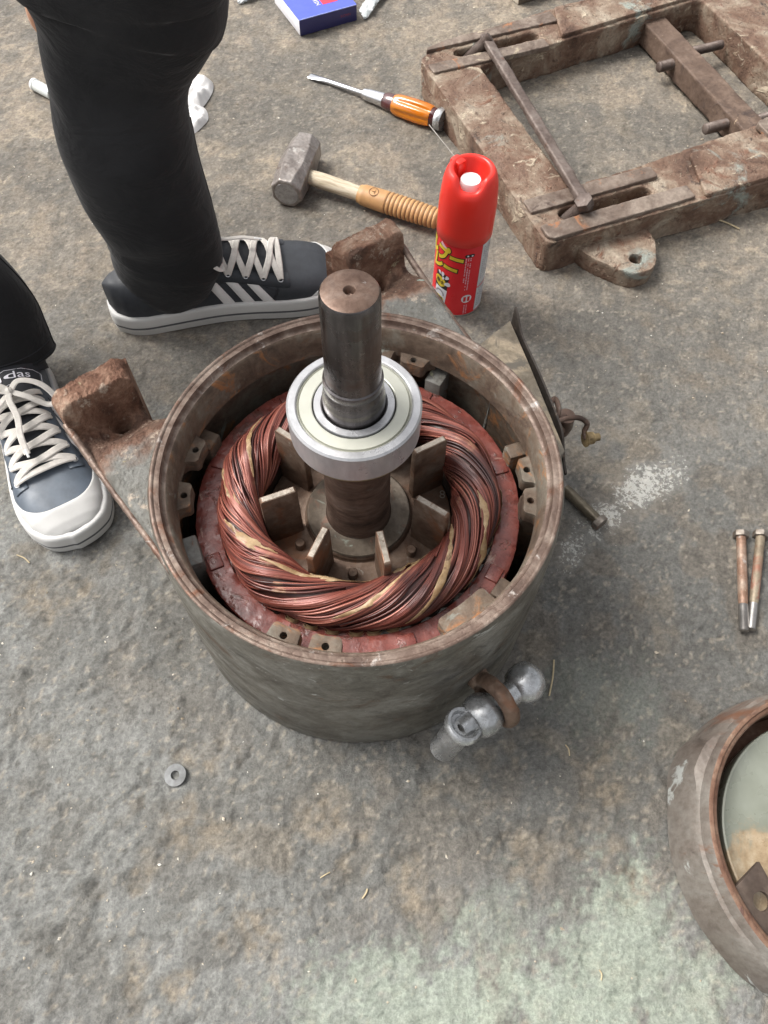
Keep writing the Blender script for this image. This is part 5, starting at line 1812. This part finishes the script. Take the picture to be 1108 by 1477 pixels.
SGN = [1.0]
toeL = W(138, 782, 0)
SL_ = build_shoe((-.468, .612), (toeL.x + .000, toeL.y + .004), -1, M_shoe_lit, 'slate grey sneaker with bow and white toe cap')
SR_ = build_shoe((W(168, 456, 0).x, W(168, 456, 0).y), (W(497, 417, 0).x, W(497, 417, 0).y), 1, M_shoe_shaded, 'charcoal sneaker turned sideways with white stripes')

# ---- trousers: one continuous garment, two legs joined at the hips
def leg_rings(stations, seed, NR=56):
    """stations: (centre xyz, half width along x, half depth along y)"""
    cs = bez([s[0] for s in stations], 8)
    k = np.linspace(0, len(stations) - 1, len(cs))
    aw = np.interp(k, range(len(stations)), [s[1] for s in stations])
    bw = np.interp(k, range(len(stations)), [s[2] for s in stations])
    rows = []
    for i, c in enumerate(cs):
        t = (cs[min(i + 1, len(cs) - 1)] - cs[max(0, i - 1)]).normalized()
        x = Vector((1, 0, 0)) - t * t.x
        x.normalize()
        y = t.cross(x)
        row = []
        low = float(sstep(.22, .05, c.z))
        for j in range(NR):
            a = 2 * PI * j / NR
            v = 1 + .018 * mnoise.noise((math.cos(a) * 1.2 + seed, math.sin(a) * 1.2, c.z * 9))
            knee = math.exp(-((c.z - .33) / .06) ** 2)
            v += (.004 + .030 * low + .016 * knee) * math.sin(c.z * 95 + 2.2 * math.sin(a + seed) + 2.6 * mnoise.noise((math.cos(a) * 1.1, math.sin(a) * 1.1 + seed, c.z * 6)) + 1.5 * math.cos(a + seed))* (.5 + .5 * mnoise.noise((math.cos(a) * 1.5 + seed, math.sin(a) * 1.5, c.z * 12)))
            row.append(c + x * math.cos(a) * aw[i] * v + y * math.sin(a) * bw[i] * v - PO)
        rows.append(row)
    return rows


def V(x, y, z):
    return Vector((x, y, z))


def at_depth(u, v, Y):
    d = FW + RT * ((u - IMG_W / 2) / FOCAL_PX) - UP * ((v - IMG_H / 2) / FOCAL_PX)
    t = Y / d.y
    return Vector((0, 0, CAM_H)) + d * t, t / FOCAL_PX


stR = []
for (v, xl, xr, Y, bk) in ((424, 170, 256, .716, .72), (410, 163, 288, .718, .70), (390, 160, 308, .720, .68), (365, 160, 320, .722, .70), (340, 156, 316, .724, .75), (312, 140, 310, .726, .85), (270, 116, 296, .728, .9), (200, 88, 277, .732, 1.0), (140, 76, 268, .734, .85), (100, 67, 270, .735, .8), (70, 60, 280, .735, .75), (38, 46, 300, .735, .72), (5, 30, 318, .735, .70), (-30, 12, 330, .735, .70)):
    c, k = at_depth((xl + xr) / 2, v, Y)
    hw = (xr - xl) / 2 * k
    stR.append((c, hw, min(hw * bk, .095)))
c_top = stR[-1][0]
stR += [(V(c_top.x - .004, .735, c_top.z + .06), .098, .080), (V(-.345, .745, .56), .098, .100), (V(-.40, .775, .70), .100, .105), (V(-.465, .80, .84), .105, .115)]
stL = []
for (c, a_, b_) in ((V(-.450, .590, .055), .054, .050), (V(-.455, .600, .080), .058, .056), (V(-.466, .610, .105), .062, .062), (V(-.494, .622, .15), .066, .068), (V(-.545, .642, .24), .070, .074), (V(-.592, .665, .36), .076, .080), (V(-.625, .70, .46), .086, .088), (V(-.630, .735, .56), .092, .096), (V(-.655, .775, .70), .100, .105), (V(-.660, .80, .84), .105, .115)):
    stL.append((c, a_, b_))
rR, rL = leg_rings(stR, 1.0), leg_rings(stL, 4.0)
m = MB()
m.grid(rR, wrap_v=True)
m.grid(rL, wrap_v=True)
# hips: one ring that takes both legs in
NR = 56
hip = []
for (z, cx_, cy_, a_, b_) in ((.80, -.542, .795, .185, .120), (.88, -.545, .80, .190, .125), (.98, -.548, .80, .175, .120)):
    hip.append([V(cx_ + a_ * math.cos(2 * PI * j / NR), cy_ + b_ * math.sin(2 * PI * j / NR), z) - PO for j in range(NR)])
m.grid(hip, wrap_v=True)
o_ = len(m.v) - 3 * NR
m.f.append(tuple(o_ + j for j in range(NR))[::-1])
m.f.append(tuple(o_ + 2 * NR + j for j in range(NR)))
trousers = m.build('trousers', M_trouser, person, ang=80)
for rw in (rR, rL):
    MB().tube(rw[0], .0022, 8, closed=True).build('hem', M_trouser, trousers)
    MB().tube([p + (p - sum(rw[4], Vector()) / len(rw[4])).normalized() * .0002 for p in rw[4]], .0006, 6, closed=True).build('hem_stitching', M_shoe_dark, trousers)
    MB().tube([r_[3] for r_ in rw[:60]], .0011, 6).build('side_seam', M_trouser, trousers)
# dark sock collars between hem and shoe
for S_, c_ in ((SR_, stR[2][0]), (SL_, stL[1][0])):
    a0 = S_.P(.16, 0) - PO
    MB().tube([S_.P(.20, 0, -.02) - PO, V(c_.x, c_.y, .085) - PO, V(c_.x, c_.y, .12) - PO], [.040, .038, .036], 24).build('sock', M_shoe_dark, person)
# a glimpse of the bare forearm behind the knee
fa = [at_depth(u, v, .93)[0] - PO for u, v in ((72, 46), (58, 22), (52, -16), (44, -66), (30, -140))]
MB().tube(bez(fa, 5), list(np.linspace(.013, .018, 21)), 20).build('forearm', M_skin, person)
